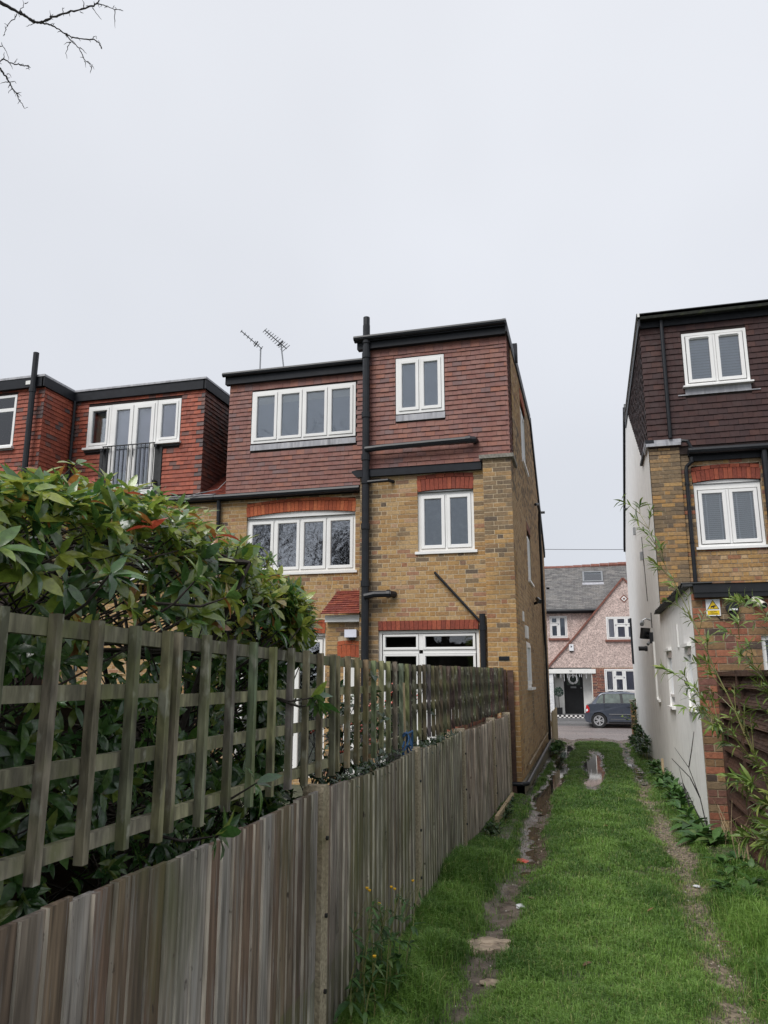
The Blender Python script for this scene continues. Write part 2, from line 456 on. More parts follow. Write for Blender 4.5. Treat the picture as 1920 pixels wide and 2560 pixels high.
for _k in ('yellow', 'orange', 'sidewall'):
    PAL[_k] = [(w_, (r_ * .91, g_ * .86, b_ * .80)) for w_, (r_, g_, b_) in PAL[_k]]
_ucache = {}


def unit_mesh(kind, pal, idx, mat):
    key = (kind, pal, idx, mat.name)
    if key not in _ucache:
        V, fs = UNIT[kind]
        c = PAL[pal][idx][1]
        _ucache[key] = np_mesh(kind, V, [i for f in fs for i in f], [len(f) for f in fs], [c] * len(fs), mat, kind not in ('brick', 'tile'))
    return _ucache[key]


def px(p):
    z = p.dot(FW)
    if z < .05: return None
    return 960 + FPX * p.dot(RT) / z, 1280 - FPX * p.dot(UP) / z, z


def inside(poly, x, y):
    r = False
    for i in range(len(poly)):
        (x0, y0), (x1, y1) = poly[i - 1], poly[i]
        if (y0 > y) != (y1 > y) and x < (x1 - x0) * (y - y0) / (y1 - y0) + x0: r = not r
    return r


HIDDEN = [(-50, 1160), (280, 1190), (420, 1250), (590, 1350), (780, 1500), (790, 1640), (1270, 1675), (1270, 2700), (-50, 2700)]


class Pieces:
    def __init__(s): s.L = []

    def put(s, kind, fr, u, v, w, h, pal, n=0., d=1., rot=0.):
        ws = [a for a, _ in PAL[pal]]
        idx = random.choices(range(len(ws)), ws)[0]
        U, V = fr.U, fr.V
        if rot:
            c, q = math.cos(rot), math.sin(rot); U, V = fr.U * c + fr.V * q, fr.V * c - fr.U * q
        o = fr.p(u, v, n); a = U * w; b = V * h; e = fr.N * d
        m = Matrix(((a.x, b.x, e.x, o.x), (a.y, b.y, e.y, o.y), (a.z, b.z, e.z, o.z), (0, 0, 0, 1)))
        q = px(o); sc = 0
        if q and -20 < q[0] < 1940 and -20 < q[1] < 2580 and not inside(HIDDEN, q[0], q[1]):
            sc = w * h * max(0.02, fr.N.dot(-o.normalized())) / o.length_squared
        s.L.append((sc, kind, pal, idx, m))

    def finish(s, root, name, mat, limit=300, mass='brickwork'):
        s.L.sort(key=lambda t: -t[0])
        for sc, kind, pal, idx, m in s.L[:limit]:
            o = bpy.data.objects.new(name, unit_mesh(kind, pal, idx, mat))
            COL.objects.link(o)
            adopt(o, root)
            o.matrix_basis = m
        rest = s.L[limit:]
        if rest:
            Vs, lp, sz, cs = [], [], [], []
            k = 0
            for sc, kind, pal, idx, m in rest:
                V, fs = UNIT[kind]
                A = np.array(m)
                Vs.append(V @ A[:3, :3].T + A[:3, 3])
                for f in fs:
                    lp.extend(i + k for i in f); sz.append(len(f)); cs.append(PAL[pal][idx][1])
                k += len(V)
            o = obj(mass, np_mesh(mass, np.concatenate(Vs), lp, sz, cs, mat, rest[0][1] not in ('brick', 'tile')), root)
            o['kind'] = 'stuff'


def free(u0, u1, v0, v1, ops, lo=None, hi=None):
    """u intervals of the course v0..v1 that are wall"""
    seg = [(u0, u1)]
    for a, b, c, d in ops:
        if d > v0 + .02 and c < v1 - .02:
            new = []
            for p, q in seg:
                if b <= p or a >= q: new.append((p, q)); continue
                if a > p: new.append((p, a))
                if b < q: new.append((b, q))
            seg = new
    if lo or hi:
        out = []
        for p, q in seg:
            n = max(2, int((q - p) / .02)); run = None
            for i in range(n + 1):
                u = p + (q - p) * i / n
                ok = (not hi or hi(u) >= v1 - .01) and (not lo or lo(u) <= v0 + .03)
                if ok and run is None: run = u
                if not ok and run is not None: out.append((run, u)); run = None
            if run is not None: out.append((run, q))
        seg = out
    return [s for s in seg if s[1] - s[0] > .03]


def lay_bricks(P, fr, u0, u1, v0, v1, ops, pal, hi=None, course=.0755, joint=.0125, length=.225, sloppy=.003, palfn=None, flemish=True):
    k = 0
    v = v0
    while v < v1 - .02:
        h = min(course, v1 - v) - joint
        for a, b in free(u0, u1, v, v + h, ops, None, hi):
            u = a; i = k
            first = True
            while u < b - .005:
                L_ = length if (not flemish or (i % 2 == 0)) else length * .47
                if first and k % 2: L_ = length * .72 if flemish else length * .5
                first = False
                L_ *= random.uniform(.93, 1.05)
                e = min(u + L_, b)
                if b - e < .05: e = b
                pl = palfn(.5 * (u + e), v) if palfn else pal
                P.put('brick', fr, .5 * (u + e), v + h / 2, e - u - joint * random.uniform(.8, 1.3) if e < b else e - u, h * random.uniform(.93, 1.03), pl,
                      n=random.uniform(.0005, .004), d=.03, rot=random.gauss(0, sloppy))
                u = e; i += 1
        v += course; k += 1


def lay_tiles(P, fr, u0, u1, v0, v1, ops, pal, gauge=.088, w=.163, lo=None, hi=None, palfn=None, n=0.):
    k = 0
    v = v0
    while v < v1 - .01:
        g = min(gauge, v1 - v)
        for a, b in free(u0, u1, v, v + g, ops, lo, hi):
            u = math.floor((a - u0) / w) * w + u0 + (w / 2 if k % 2 else 0)
            if u > a: u -= w
            while u < b - .004:
                p, q = max(u, a), min(u + w, b)
                if q - p > .02:
                    pl = palfn(.5 * (p + q), v) if palfn else pal
                    P.put('tile', fr, .5 * (p + q), v + random.uniform(-.003, .003), q - p - .003, g * 1.12, pl, n=n + random.uniform(-.002, .003), rot=random.gauss(0, .006))
                u += w
        v += g; k += 1


def panel(mb, fr, u0, u1, v0, v1, ops, n=0., hi=None, brk=(), reveal=0., lo=None):
    """flat backing with rectangular openings; hi(u)/lo(u) give a sloping top/bottom with break points brk"""
    us = sorted({u0, u1, *[x for o in ops for x in o[:2] if u0 < x < u1], *[x for x in brk if u0 < x < u1]})
    for a, b in zip(us, us[1:]):
        m = .5 * (a + b)
        blk = sorted((c, d) for p, q, c, d in ops if p < m < q)
        ta, tb = (hi(a + 1e-6), hi(b - 1e-6)) if hi else (v1, v1)
        la, lb = (lo(a + 1e-6), lo(b - 1e-6)) if lo else (v0, v0)
        for c, d in blk:
            if c > la + 1e-4: mb.quad(fr.p(a, la, n), fr.p(b, lb, n), fr.p(b, c, n), fr.p(a, c, n))
            la = lb = d
        mb.quad(fr.p(a, la, n), fr.p(b, lb, n), fr.p(b, tb, n), fr.p(a, ta, n))
    if reveal:
        for a, b, c, d in ops:
            for (p, q), (r, s_) in (((a, c), (a, d)), ((a, d), (b, d)), ((b, d), (b, c)), ((b, c), (a, c))):
                mb.quad(fr.p(p, q, n), fr.p(r, s_, n), fr.p(r, s_, n - reveal), fr.p(p, q, n - reveal))


def arch(P, fr, u0, u1, vb, vt, rise, pal='rub', crown=0):
    """segmental arch of upright rubbed bricks, and a row of headers above when crown"""
    n = max(4, round((u1 - u0) / .075)); w = (u1 - u0) / n; m = .5 * (u0 + u1); hw = .5 * (u1 - u0)
    for i in range(n):
        u = u0 + (i + .5) * w
        c = rise * (1 - ((u - m) / hw) ** 2)
        P.put('brick', fr, u, .5 * (vb + vt) + c, w - .006, vt - vb, pal, n=.009 + random.uniform(-.002, .002), d=.04, rot=-(u - m) / hw * .10)
    if crown:
        n = max(3, round((u1 - u0) / .16)); w = (u1 - u0) / n
        for i in range(n):
            u = u0 + (i + .5) * w
            c = rise * (1 - ((u - m) / hw) ** 2)
            P.put('brick', fr, u, vt + crown / 2 + c + .005, w - .008, crown - .006, pal, n=.007, d=.04, rot=-2 * rise * (u - m) / hw ** 2)


# ---------------------------------------------------------------- windows
def bars(mb, fr, u0, u1, v0, v1, w, n0, n1, wb=None):
    wb = wb or w
    mb.box(fr, u0, u0 + w, v0, v1, n0, n1); mb.box(fr, u1 - w, u1, v0, v1, n0, n1)
    mb.box(fr, u0 + w, u1 - w, v1 - w, v1, n0, n1 - .001); mb.box(fr, u0 + w, u1 - w, v0, v0 + wb, n0, n1 - .001)


def window(root, fr, u0, u1, v0, v1, lights, nf=-.04, back='blind', backn=.06, blinds=(), glass='glass', sill=.045, fw=.05, sw=.05,
           name='window', frame='white', slats=False, depth=.09, sashes=True, label=None, mull=True):
    mb = MB()
    bars(mb, fr, u0, u1, v0, v1, fw, nf - depth, nf)
    for i in range(len(lights)):                                     # mullions and transoms fill what the lights leave
        for j in range(i + 1, len(lights)):
            a, b = lights[i], lights[j]
            for l_, r_ in ((a, b), (b, a)):
                if min(a[3], b[3]) - max(a[2], b[2]) > .05 and .005 < r_[0] - l_[1] < .15: mb.box(fr, l_[1], r_[0], max(a[2], b[2]), min(a[3], b[3]), nf - depth, nf - .002)
            for lo_, up_ in ((a, b), (b, a)):
                if a[0] < b[1] - .02 and b[0] < a[1] - .02 and 0 < up_[2] - lo_[3] < .15: mb.box(fr, max(a[0], b[0]), min(a[1], b[1]), lo_[3], up_[2], nf - depth, nf - .003)
    w = mb.build(name, M[frame], root)
    if label: w['label'] = label
    for (a, b, c, d) in lights:
        if sashes:
            s = MB(); bars(s, fr, a + .005, b - .005, c + .005, d - .005, sw, nf - depth * .8, nf + .014)
            bars(s, fr, a + sw, b - sw, c + sw, d - sw, .012, nf - depth * .7, nf + .004)
            s.build('sash', M[frame], w)
            g = (a + sw + .004, b - sw - .004, c + sw + .004, d - sw - .004)
        else:
            g = (a, b, c, d)
        pn = MB(); pn.box(fr, g[0], g[1], g[2], g[3], nf - .030, nf - .018); pn.build('pane', M[glass], w)
    for (a, b, c, d, mat_) in blinds:
        s = MB(); s.box(fr, a, b, c, d, nf - .058, nf - .05); s.build('blind', M[mat_], w)
    if slats:
        s = MB()
        for (a, b, c, d) in lights:
            v = c + sw
            while v < d - sw:
                s.quad(fr.p(a + sw, v, nf - .075), fr.p(b - sw, v, nf - .075), fr.p(b - sw, v + slats * .80, nf - .055), fr.p(a + sw, v + slats * .80, nf - .055)); v += slats
        s.build('slatted_blind', M['whiteblind'] if slats < .04 else M['blind'], w)
    r = MB()
    k0, k1 = nf - backn - depth, nf - depth * .5
    A = (u0 + .012, v0 + .012); B = (u1 - .012, v1 - .012)
    r.quad(fr.p(A[0], A[1], k0), fr.p(B[0], A[1], k0), fr.p(B[0], B[1], k0), fr.p(A[0], B[1], k0))
    for p, q in (((A[0], A[1]), (A[0], B[1])), ((A[0], B[1]), (B[0], B[1])), ((B[0], B[1]), (B[0], A[1])), ((B[0], A[1]), (A[0], A[1]))):
        r.quad(fr.p(*p, k0), fr.p(*q, k0), fr.p(*q, k1), fr.p(*p, k1))
    r.build('interior', M[back], w)
    if sill:
        s = MB(); s.box(fr, u0 - .045, u1 + .045, v0 - sill, v0 - .001, nf - .05, nf + .075); s.build('sill', M[frame], w)
    return w


def evenly(u0, u1, v0, v1, n, fw=.05, mw=.03):
    W = (u1 - u0 - 2 * fw - (n - 1) * mw) / n
    return [(u0 + fw + i * (W + mw), u0 + fw + i * (W + mw) + W, v0 + fw, v1 - fw) for i in range(n)]


def pipe(root, pts, r, name='downpipe', mat='black', collars=(), k=9):
    mb = MB(); mb.tube(pts, r, k)
    for p, q in collars: mb.tube([p, q], r * 1.22, k)
    return mb.build(name, M[mat], root)


def text(body, fr, u, v, n, size, mat, parent, name='lettering', align='CENTER', weight=.0):
    c = bpy.data.curves.new(name, 'FONT'); c.body = body; c.size = size; c.align_x = align; c.extrude = .0008; c.offset = weight
    c.materials.append(mat)
    tmp = bpy.data.objects.new('tmp', c); COL.objects.link(tmp)
    me = bpy.data.meshes.new_from_object(tmp.evaluated_get(bpy.context.evaluated_depsgraph_get()))
    bpy.data.objects.remove(tmp); bpy.data.curves.remove(c)
    me.materials.clear(); me.materials.append(mat)
    o = obj(name, me, parent)
    p = fr.p(u, v, n); U, V, N = fr.U, fr.V, fr.N
    o.matrix_basis = Matrix(((U.x, V.x, N.x, p.x), (U.y, V.y, N.y, p.y), (U.z, V.z, N.z, p.z), (0, 0, 0, 1)))
    return o


def lerp_fn(pts):
    xs, ys = zip(*pts)
    return lambda u: float(np.interp(u, xs, ys))


def ground_z(y):
    return float(np.interp(y, [-5, 6, 12.5, 21, 28, 31], [-1.80, -1.80, -1.76, -1.87, -2.06, -2.10]))
# ---------------------------------------------------------------- ground, lane, road
mb = MB()
mb.quad((-300, -200, -2.6), (300, -200, -2.6), (300, 400, -2.6), (-300, 400, -2.6), (.06, .07, .04))
for a, b, c, d in ((-60, -1.40, -30, 27.4), (1.46, 60, -30, 27.4)):
    ys = [c, 0, 6, 12.5, 21, d]
    for p, q in zip(ys, ys[1:]):
        mb.quad((a, p, ground_z(p) - .10), (b, p, ground_z(p) - .10), (b, q, ground_z(q) - .10), (a, q, ground_z(q) - .10), (.05, .055, .03))
mb.build('ground', material('garden_soil', None, .9, (8, .4), bump=(30, .5)), kind='structure')

mb = MB(); mb.box(XYZ, -80, 80, 28.6, 35.4, -2.5, -2.10); mb.build('road', M['asphalt'], kind='structure')
mb = MB()
mb.box(XYZ, -80, 80, 35.4, 35.52, -2.5, -2.02); mb.build('kerb', M['paving'], kind='structure')
mb = MB()
mb.box(XYZ, -80, 80, 35.52, 37.95, -2.5, -2.015)
for i in range(40):
    mb.box(XYZ, -6 + i * .45, -6 + i * .45 + .44, 35.53, 36.2, -2.1, -2.008); mb.box(XYZ, -6.2 + i * .45, -6.2 + i * .45 + .44, 36.21, 36.9, -2.1, -2.009)
mb.build('pavement', M['paving'], kind='structure')
mb = MB(); mb.box(XYZ, -80, 80, 27.35, 28.6, -2.5, -2.085); mb.build('footway', M['asphalt'], kind='structure')


def vnoise(x, y, s, seed=0):
    """cheap smooth value noise"""
    X, Y = x * s + seed * 17.3, y * s + seed * 9.1
    i, j = np.floor(X).astype(int), np.floor(Y).astype(int); fx, fy = X - i, Y - j
    fx, fy = fx * fx * (3 - 2 * fx), fy * fy * (3 - 2 * fy)
    h = lambda a, b: ((np.sin(a * 127.1 + b * 311.7 + seed) * 43758.5453) % 1)
    return (h(i, j) * (1 - fx) + h(i + 1, j) * fx) * (1 - fy) + (h(i, j + 1) * (1 - fx) + h(i + 1, j + 1) * fx) * fy


def lane_fields(x, y):
    w = .05 * np.sin(y * .9) + .04 * np.sin(y * 2.3 + 1)
    rl = np.exp(-((x + .77 - w) / .15) ** 2) * np.clip(.72 + (y - 5) * .03, .6, 1)
    rr = np.exp(-((x - .71 - w * .8) / .15) ** 2)
    cp = np.exp(-((x + .06 - .05 * np.sin(y * 1.7)) / .15) ** 2 - ((y - 17.3) / 4.2) ** 4) + .5 * np.exp(-((x + .15) / .34) ** 2 - ((y - 17.2) / 2.4) ** 2)
    nz = vnoise(x, y, 3.1, 1) * .6 + vnoise(x, y, 8.3, 2) * .4
    n2 = vnoise(x, y, 4.3, 21) * .55 + vnoise(x, y, 11, 22) * .45
    rl2 = rl * np.clip(.62 + 1.3 * (n2 - .3) + np.clip((y - 6.5) * .12, -.05, .6), .25, 1.6)
    mud = np.clip(rl2 * (1.1 + .8 * vnoise(x, y, 15, 31)) + cp * (1.2 + 1.6 * n2) + (nz - .62) * 1.2, 0, 1)
    fade = np.clip((24 - y) / 6, 0, 1) * .8 + .2
    grav = np.clip(rr * np.clip(.75 + 1.3 * (n2 - .2), .4, 1.5) + (nz - .65) * .9, 0, 1) * np.clip((16.5 - y) / 3, 0, 1)
    mud = np.maximum(mud, np.clip(rr * 1.4 + nz - .6, 0, 1) * np.clip((y - 13.5) / 3, 0, 1))
    end = np.clip((y - 24.3) / 1.2, 0, 1)
    mud = np.maximum(mud, end)
    wall = np.clip((-.95 - x) / .14, 0, 1) * np.clip((y - 12.6) / .8, 0, 1)          # bare strip beside the brick wall
    mud = np.maximum(mud, wall * .8)
    wet = np.clip(mud * 1.2 - .1 + (vnoise(x, y, 2.2, 5) - .5) * 1.3, 0, 1) * np.clip((y - 4) / 5, .25, 1)
    z = np.interp(y, [-5, 6, 12.5, 21, 28, 31], [-1.80, -1.80, -1.76, -1.87, -2.06, -2.10])
    z = z - .055 * rl - .04 * rr - .085 * np.clip(cp, 0, 1) + .03 * np.exp(-(x / .4) ** 2) + .03 * np.clip((np.abs(x) - .95) / .3, 0, 1)
    z = z + (vnoise(x, y, 5, 3) - .5) * .035 + (vnoise(x, y, 17, 4) - .5) * .022
    return z, mud, grav, wet


xs = np.arange(-1.42, 1.50, .03); ys = np.concatenate((np.arange(1.0, 10, .035), np.arange(10, 27.45, .06)))
gx, gy = np.meshgrid(xs, ys)
gz, mud, grav, wet = lane_fields(gx.ravel(), gy.ravel())
nx = len(xs); idx = np.arange(len(ys) * nx).reshape(len(ys), nx)
quads = np.stack((idx[:-1, :-1], idx[:-1, 1:], idx[1:, 1:], idx[1:, :-1]), -1).reshape(-1, 4)
me = np_mesh('lane', np.stack((gx.ravel(), gy.ravel(), gz), -1), quads, np.full(len(quads), 4), None, M['earth'], True)
at = me.attributes.new('col', 'FLOAT_COLOR', 'POINT')
c4 = np.ones((len(gz), 4), np.float32); c4[:, 0], c4[:, 1], c4[:, 2] = mud, grav, wet
at.data.foreach_set('color', c4.ravel())
lane = obj('lane', me); lane['kind'] = 'structure'

mb = MB()


def puddle(x0, x1, ya, yb, drop, step=.5):
    y = ya
    while y < yb:
        a, b = y, min(y + step, yb)
        mb.quad((x0, a, ground_z(a) - drop), (x1, a, ground_z(a) - drop), (x1, b, ground_z(b) - drop), (x0, b, ground_z(b) - drop)); y += step


puddle(-1.0, -.52, 6.5, 11.0, .047)
puddle(-1.0, -.52, 11.0, 24.0, .035)
puddle(-.60, .45, 12.6, 21.6, .022)
puddle(.50, .95, 14.5, 23.5, .034)
mb.build('puddle', M['water'], kind='structure')

# ================================================================ the brick house in the middle
RA, RB, ES = rear(12.5), rear(13.4), east(-1.125)
L0 = (-4.0, 12.5, -1.85)
hm = thing('brick_house', L0, 'yellow brick house with reddish brown tile-hung dormers and white windows, beside the grass lane', 'house')
P = Pieces(); T = Pieces(); bk = MB()

W1 = (-2.73, -1.77, 2.04, 3.06)          # first-floor window, right part
DR = (-3.42, -1.735, -1.72, .74)         # garden door with side window
opsA = [W1, (W1[0], W1[1], 3.06, 3.36), DR, (DR[0], DR[1], .74, .90)]
panel(bk, RA, -3.75, -1.125, -1.9, 3.5, opsA, -.002, reveal=.13)


def palA(u, v):
    if u < -3.42 and random.random() < .6: return 'sooty'
    if u > -1.9 and v > 1.2 and random.random() < .22: return 'sooty'
    if v < .9: return random.choice(['yellow', 'orange', 'orange', 'sooty' if u < -3.3 else 'yellow'])
    if 1.80 < v < 2.0 and W1[0] - .05 < u < W1[1] + .05 and random.random() < .6: return 'sooty'
    if 2.3 < v < 2.45 and random.random() < .3: return 'sooty'
    return 'yellow' if random.random() < .8 else 'orange'


lay_bricks(P, RA, -3.75, -1.60, -1.9, 3.45, opsA, 'yellow', palfn=palA)
# corner pier
RP = rear(12.42)
bk.box(RP, -1.59, -1.1285, -1.62, 3.55, -.30, -.002)
lay_bricks(P, RP, -1.595, -1.122, -1.58, 3.55, [(-1.42, -1.255, .235, .305)], 'orange', palfn=lambda u, v: 'sooty' if (v > 1.75 and random.random() < (.8 if v > 2.3 else .4)) or random.random() < .02 else 'orange', sloppy=.006)
bk.build('mortar', M['mortar'], hm)
air = MB(); air.box(RP, -1.42, -1.255, .24, .30, -.02, .012)
for i in range(7): air.box(RP, -1.41 + i * .023, -1.395 + i * .023, .245, .295, .010, .016)
air.build('air_brick', M['black'], hm)

# side wall with its gable
hiS = lerp_fn([(12.4, 3.55), (13.05, 3.55), (13.0501, 5.78), (17.5, 5.80), (21.32, 3.2)])
opsS = [(14.85, 16.05, 4.18, 5.42), (14.85, 16.05, 5.42, 5.72), (15.32, 16.3, 1.86, 2.84), (15.32, 16.3, 2.84, 3.05), (14.2, 15.1, -.20, .62)]
sb = MB()
panel(sb, ES, 12.43, 21.32, -1.58, 5.8, opsS, -.002, hi=hiS, brk=(13.05, 13.0502, 17.5), reveal=.12)
sb.build('side_mortar', M['mortar_dark'], hm)
lay_bricks(P, ES, 12.42, 21.32, -1.58, 5.8, opsS, 'sidewall', hi=hiS,
           palfn=lambda u, v: ('orange' if u < 12.9 and v < 2 else ('yellow' if v > 4.6 and u < 15 else ('sooty' if (v > 3 and random.random() < .35) or (15.1 < u < 15.5 and -1 < v < -.2) else 'sidewall'))))
arch(P, ES, 14.85, 16.05, 5.47, 5.68, .03, 'rub'); arch(P, ES, 15.32, 16.3, 2.88, 3.03, .0, 'pinkred')

# plinth, cap stone, copings
mb = MB(); mb.box(RP, -1.60, -1.085, -2.0, -1.58, -.25, .03); mb.box(ES, 12.39, 21.35, -2.2, -1.585, -.2, .045)
mb.build('plinth', M['cement'], hm)
mb = MB(); mb.box(RP, -1.645, -1.075, 3.552, 3.615, -.72, .05); mb.build('cap_stone', M['stonecap'], hm)
# red arches
arch(P, RA, -2.735, -1.765, 3.075, 3.275, .025, 'rubdark', crown=.075)
arch(P, RA, -3.42, -1.74, .745, .895, 0, 'rubdark')

# recessed left part
W2 = (-6.30, -4.11, 1.90, 2.96)
DL = (-6.4, -4.66, -1.75, .72)
opsB = [W2, (W2[0], W2[1], 2.96, 3.28), DL, (DL[0], DL[1], .72, 1.0)]
bb = MB(); panel(bb, RB, -6.85, -3.75, -1.9, 3.42, opsB, -.002, reveal=.13)
WR = west(-3.75)
panel(bb, WR, -13.4, -12.5, -1.9, 3.5, [], -.006)
bb.build('recessed_mortar', M['mortar'], hm)
lay_bricks(P, RB, -6.85, -3.78, -1.9, 3.36, opsB, 'yellow', palfn=lambda u, v: 'sooty' if (v > 3.1 and random.random() < .5) or random.random() < .02 else ('orange' if random.random() < .25 else 'yellow'))
lay_bricks(P, WR, -13.4, -12.5, -1.9, 3.45, [], 'sooty')
arch(P, RB, -6.31, -4.10, 3.0, 3.19, .07, 'rub', crown=.06)
arch(P, RB, -6.41, -4.66, .76, .94, .03, 'rub', crown=.06)

# closed inside by unseen boxes that block light, flat roof, front roof slope
mb = MB(); mb.box(XYZ, -3.70, -1.5, 12.95, 14.0, -1.9, 5.9); mb.box(XYZ, -6.84, -1.5, 13.95, 17.5, -1.9, 5.95); mb.box(XYZ, -6.84, -1.5, 17.5, 21.25, -1.9, 3.1)
mb.build('shell', M['tile_under'], hm)
mb = MB()
mb.box(XYZ, -3.80, -1.135, 12.40, 17.52, 5.925, 5.985); mb.box(XYZ, -6.86, -3.801, 13.32, 17.52, 5.925, 5.98)
fr_roof = F((0, 17.52, 6.0), (1, 0, 0), Vector((0, 4.1, -2.85)))
mb.box(F((0, 17.52, 6.0), Vector((0, 4.1, -2.85)), (1, 0, 0)), 0, 4.95, -6.86, -1.135, -.10, -.02)
mb.build('flat_roof', M['felt'], hm)

# tile-hung dormers
RDA, RDB, EDA = rear(12.52), rear(13.43), east(-1.150)
D1 = (-3.10, -2.235, 4.50, 5.54); opD1 = [(D1[0] - .01, D1[1] + .01, 4.36, D1[3] + .03)]
D2 = (-6.28, -4.125, 4.48, 5.56); opD2 = [(D2[0] - .01, D2[1] + .01, 4.33, D2[3] + .03)]
mb = MB()
panel(mb, RDA, -3.72, -1.15, 3.45, 5.98, [D1], 0, reveal=.1); panel(mb, RDB, -6.79, -3.72, 3.4, 5.98, [D2], 0, reveal=.1)
panel(mb, EDA, 12.52, 13.06, 3.55, 5.98, [], 0)
mb.box(XYZ, -6.79, -6.77, 13.44, 15.5, 3.5, 5.97)
mb.build('tile_backing', M['tile_under'], hm)
cp = lambda u, v: 'tile_mid'
lay_tiles(T, RDA, -3.715, -1.135, 3.535, 5.62, opD1, 'tile_mid'); lay_tiles(T, RDA, -3.715, -1.135, 5.62, 5.77, opD1, 'tile_mid', gauge=.15)
lay_tiles(T, RDB, -6.785, -3.74, 3.49, 5.60, opD2, 'tile_mid'); lay_tiles(T, RDB, -6.785, -3.74, 5.60, 5.75, opD2, 'tile_mid', gauge=.15)
lay_tiles(T, EDA, 12.50, 13.05, 3.62, 5.77, [], 'tile_mid')
# pent roof over the small porch, and the slip of main roof beside the next house
pf = F((0, 12.42, 1.02), (1, 0, 0), Vector((0, .95, .50)))
lay_tiles(T, pf, -4.42, -3.73, 0, 1.06, [], 'tile_porch', gauge=.098, lo=None, hi=None)
vf = F((0, 13.33, 3.43), (1, 0, 0), Vector((0, 1, .63)))
lay_tiles(T, vf, -7.36, -6.78, 0, 2.6, [], 'tile_porch', gauge=.098)
T.finish(hm, 'tile', M['tile'], mass='tile_hanging')

# lead aprons under the dormer windows
mb = MB(); mb.box(RDA, -3.10, -2.225, 4.365, 4.475, .0, .034); mb.build('lead_apron', M['lead'], hm)
mb = MB(); mb.box(RDB, -6.285, -4.115, 4.335, 4.445, .0, .034); mb.build('lead_apron', M['lead'], hm)
# fascias, gutters
mb = MB()
mb.box(RDA, -3.80, -1.137, 5.765, 5.924, -.02, .105); mb.box(RDA, -3.84, -1.13, 5.885, 5.945, .106, .16)
mb.box(RDB, -6.86, -3.722, 5.752, 5.924, -.02, .09); mb.box(east(-1.134), 12.36, 13.9, 5.775, 5.935, 0, .03); mb.box(east(-1.128), 13.901, 17.5, 5.80, 5.99, 0, .035)
mb.box(XYZ, -1.16, -1.06, 13.84, 13.93, 5.83, 6.20)
mb.box(F((-1.128, 17.5, 5.80), Vector((0, 3.85, -2.62)), Vector((0, 2.62, 3.85))), 0, 4.66, .0, .20, 0, .04)
mb.build('fascia', M['fascia'], hm)
mb = MB()
mb.box(east(-1.128), 12.36, 17.5, 5.991, 6.02, -.05, .012)
mb.box(F((-1.128, 17.5, 5.99), Vector((0, 3.85, -2.62)), Vector((0, 2.62, 3.85))), 0, 4.66, .02, .055, -.05, .02)
mb.build('verge_trim', M['lead'], hm)
pipe(hm, [(-3.84, 12.345, 5.945), (-1.13, 12.345, 5.955)], .048, 'gutter'); pipe(hm, [(-6.9, 13.30, 5.945), (-3.80, 13.30, 5.945)], .048, 'gutter')
mb = MB(); mb.box(RDA, -3.80, -1.615, 3.385, 3.515, -.02, .10); mb.prism(RDA, [(-3.88, 3.47), (-3.80, 3.39), (-3.80, 3.515), (-3.88, 3.50)], .0, .10)
mb.build('eaves_board', M['fascia'], hm)
mb = MB(); mb.quad(RDA.p(-3.80, 3.55, -.01), RDA.p(-3.80, 3.519, .115), RDA.p(-1.62, 3.519, .115), RDA.p(-1.62, 3.55, -.01)); mb.build('eaves_flashing', M['lead'], hm)
mb = MB(); mb.box(RB, -6.86, -3.76, 3.35, 3.46, -.01, .04); mb.build('eaves_board', M['fascia'], hm)
pipe(hm, [(-6.95, 13.29, 3.405), (-4.0, 13.29, 3.415)], .062, 'gutter')
mb = MB(); mb.quad((-6.80, 13.25, 3.458), (-3.98, 13.25, 3.468), (-3.98, 13.42, 3.50), (-6.80, 13.42, 3.49)); mb.build('gutter_flashing', M['lead'], hm)

# windows
window(hm, RDA, *D1, evenly(*D1, 2), nf=.022, backn=-.045, back='blind', sill=0)
window(hm, RDB, *D2, evenly(*D2, 4), nf=.022, back='blind', backn=-.035, blinds=[(D2[0] + .08, D2[1] - .08, 5.30, 5.50, 'whiteblind')], sill=0)
w1 = window(hm, RA, *W1, evenly(*W1, 2), nf=-.045, back='frost', backn=-.05)
w2 = window(hm, RB, *W2, evenly(*W2, 4), nf=-.045, back='room', backn=.25, glass='glassclear', blinds=[(W2[0] + .07, W2[1] - .07, 2.66, 2.92, 'whiteblind')])


def head(fr, u0, u1, v, rise, parent):
    m, hw = .5 * (u0 + u1), .5 * (u1 - u0)
    top = [(u0 + (u1 - u0) * i / 12, v + .075 + rise * (1 - ((u0 + (u1 - u0) * i / 12 - m) / hw) ** 2)) for i in range(13)]
    b = MB(); b.prism(fr, [(u0, v + .001), (u1, v + .001)] + top[::-1], -.12, -.03); b.build('head_board', M['white'], parent)


head(RA, W1[0], W1[1], W1[3], -.045, w1); head(RB, W2[0], W2[1], W2[3], .035, w2)
# garden door unit: door with a fanlight on the left, tall window on the right
dw = window(hm, RA, *DR, [(-3.35, -2.74, .42, .68), (-2.67, -1.80, .42, .68), (-2.67, -1.80, -.42, .36), (-3.35, -2.74, -1.64, .36)], nf=-.05, back='room', backn=.4, glass='glass', sill=0, sw=.032, fw=.05, name='garden_door')
mb = MB(); mb.box(RA, -2.66, -1.81, -1.66, -.52, -.09, -.055); mb.build('door_panel', M['white'], dw)
dl = window(hm, RB, *DL, evenly(*DL, 3, .06, .04), nf=-.05, back='room', backn=.4, glass='glassclear', sill=0, name='patio_door')
head(RB, DL[0], DL[1], DL[3], .0, dl)
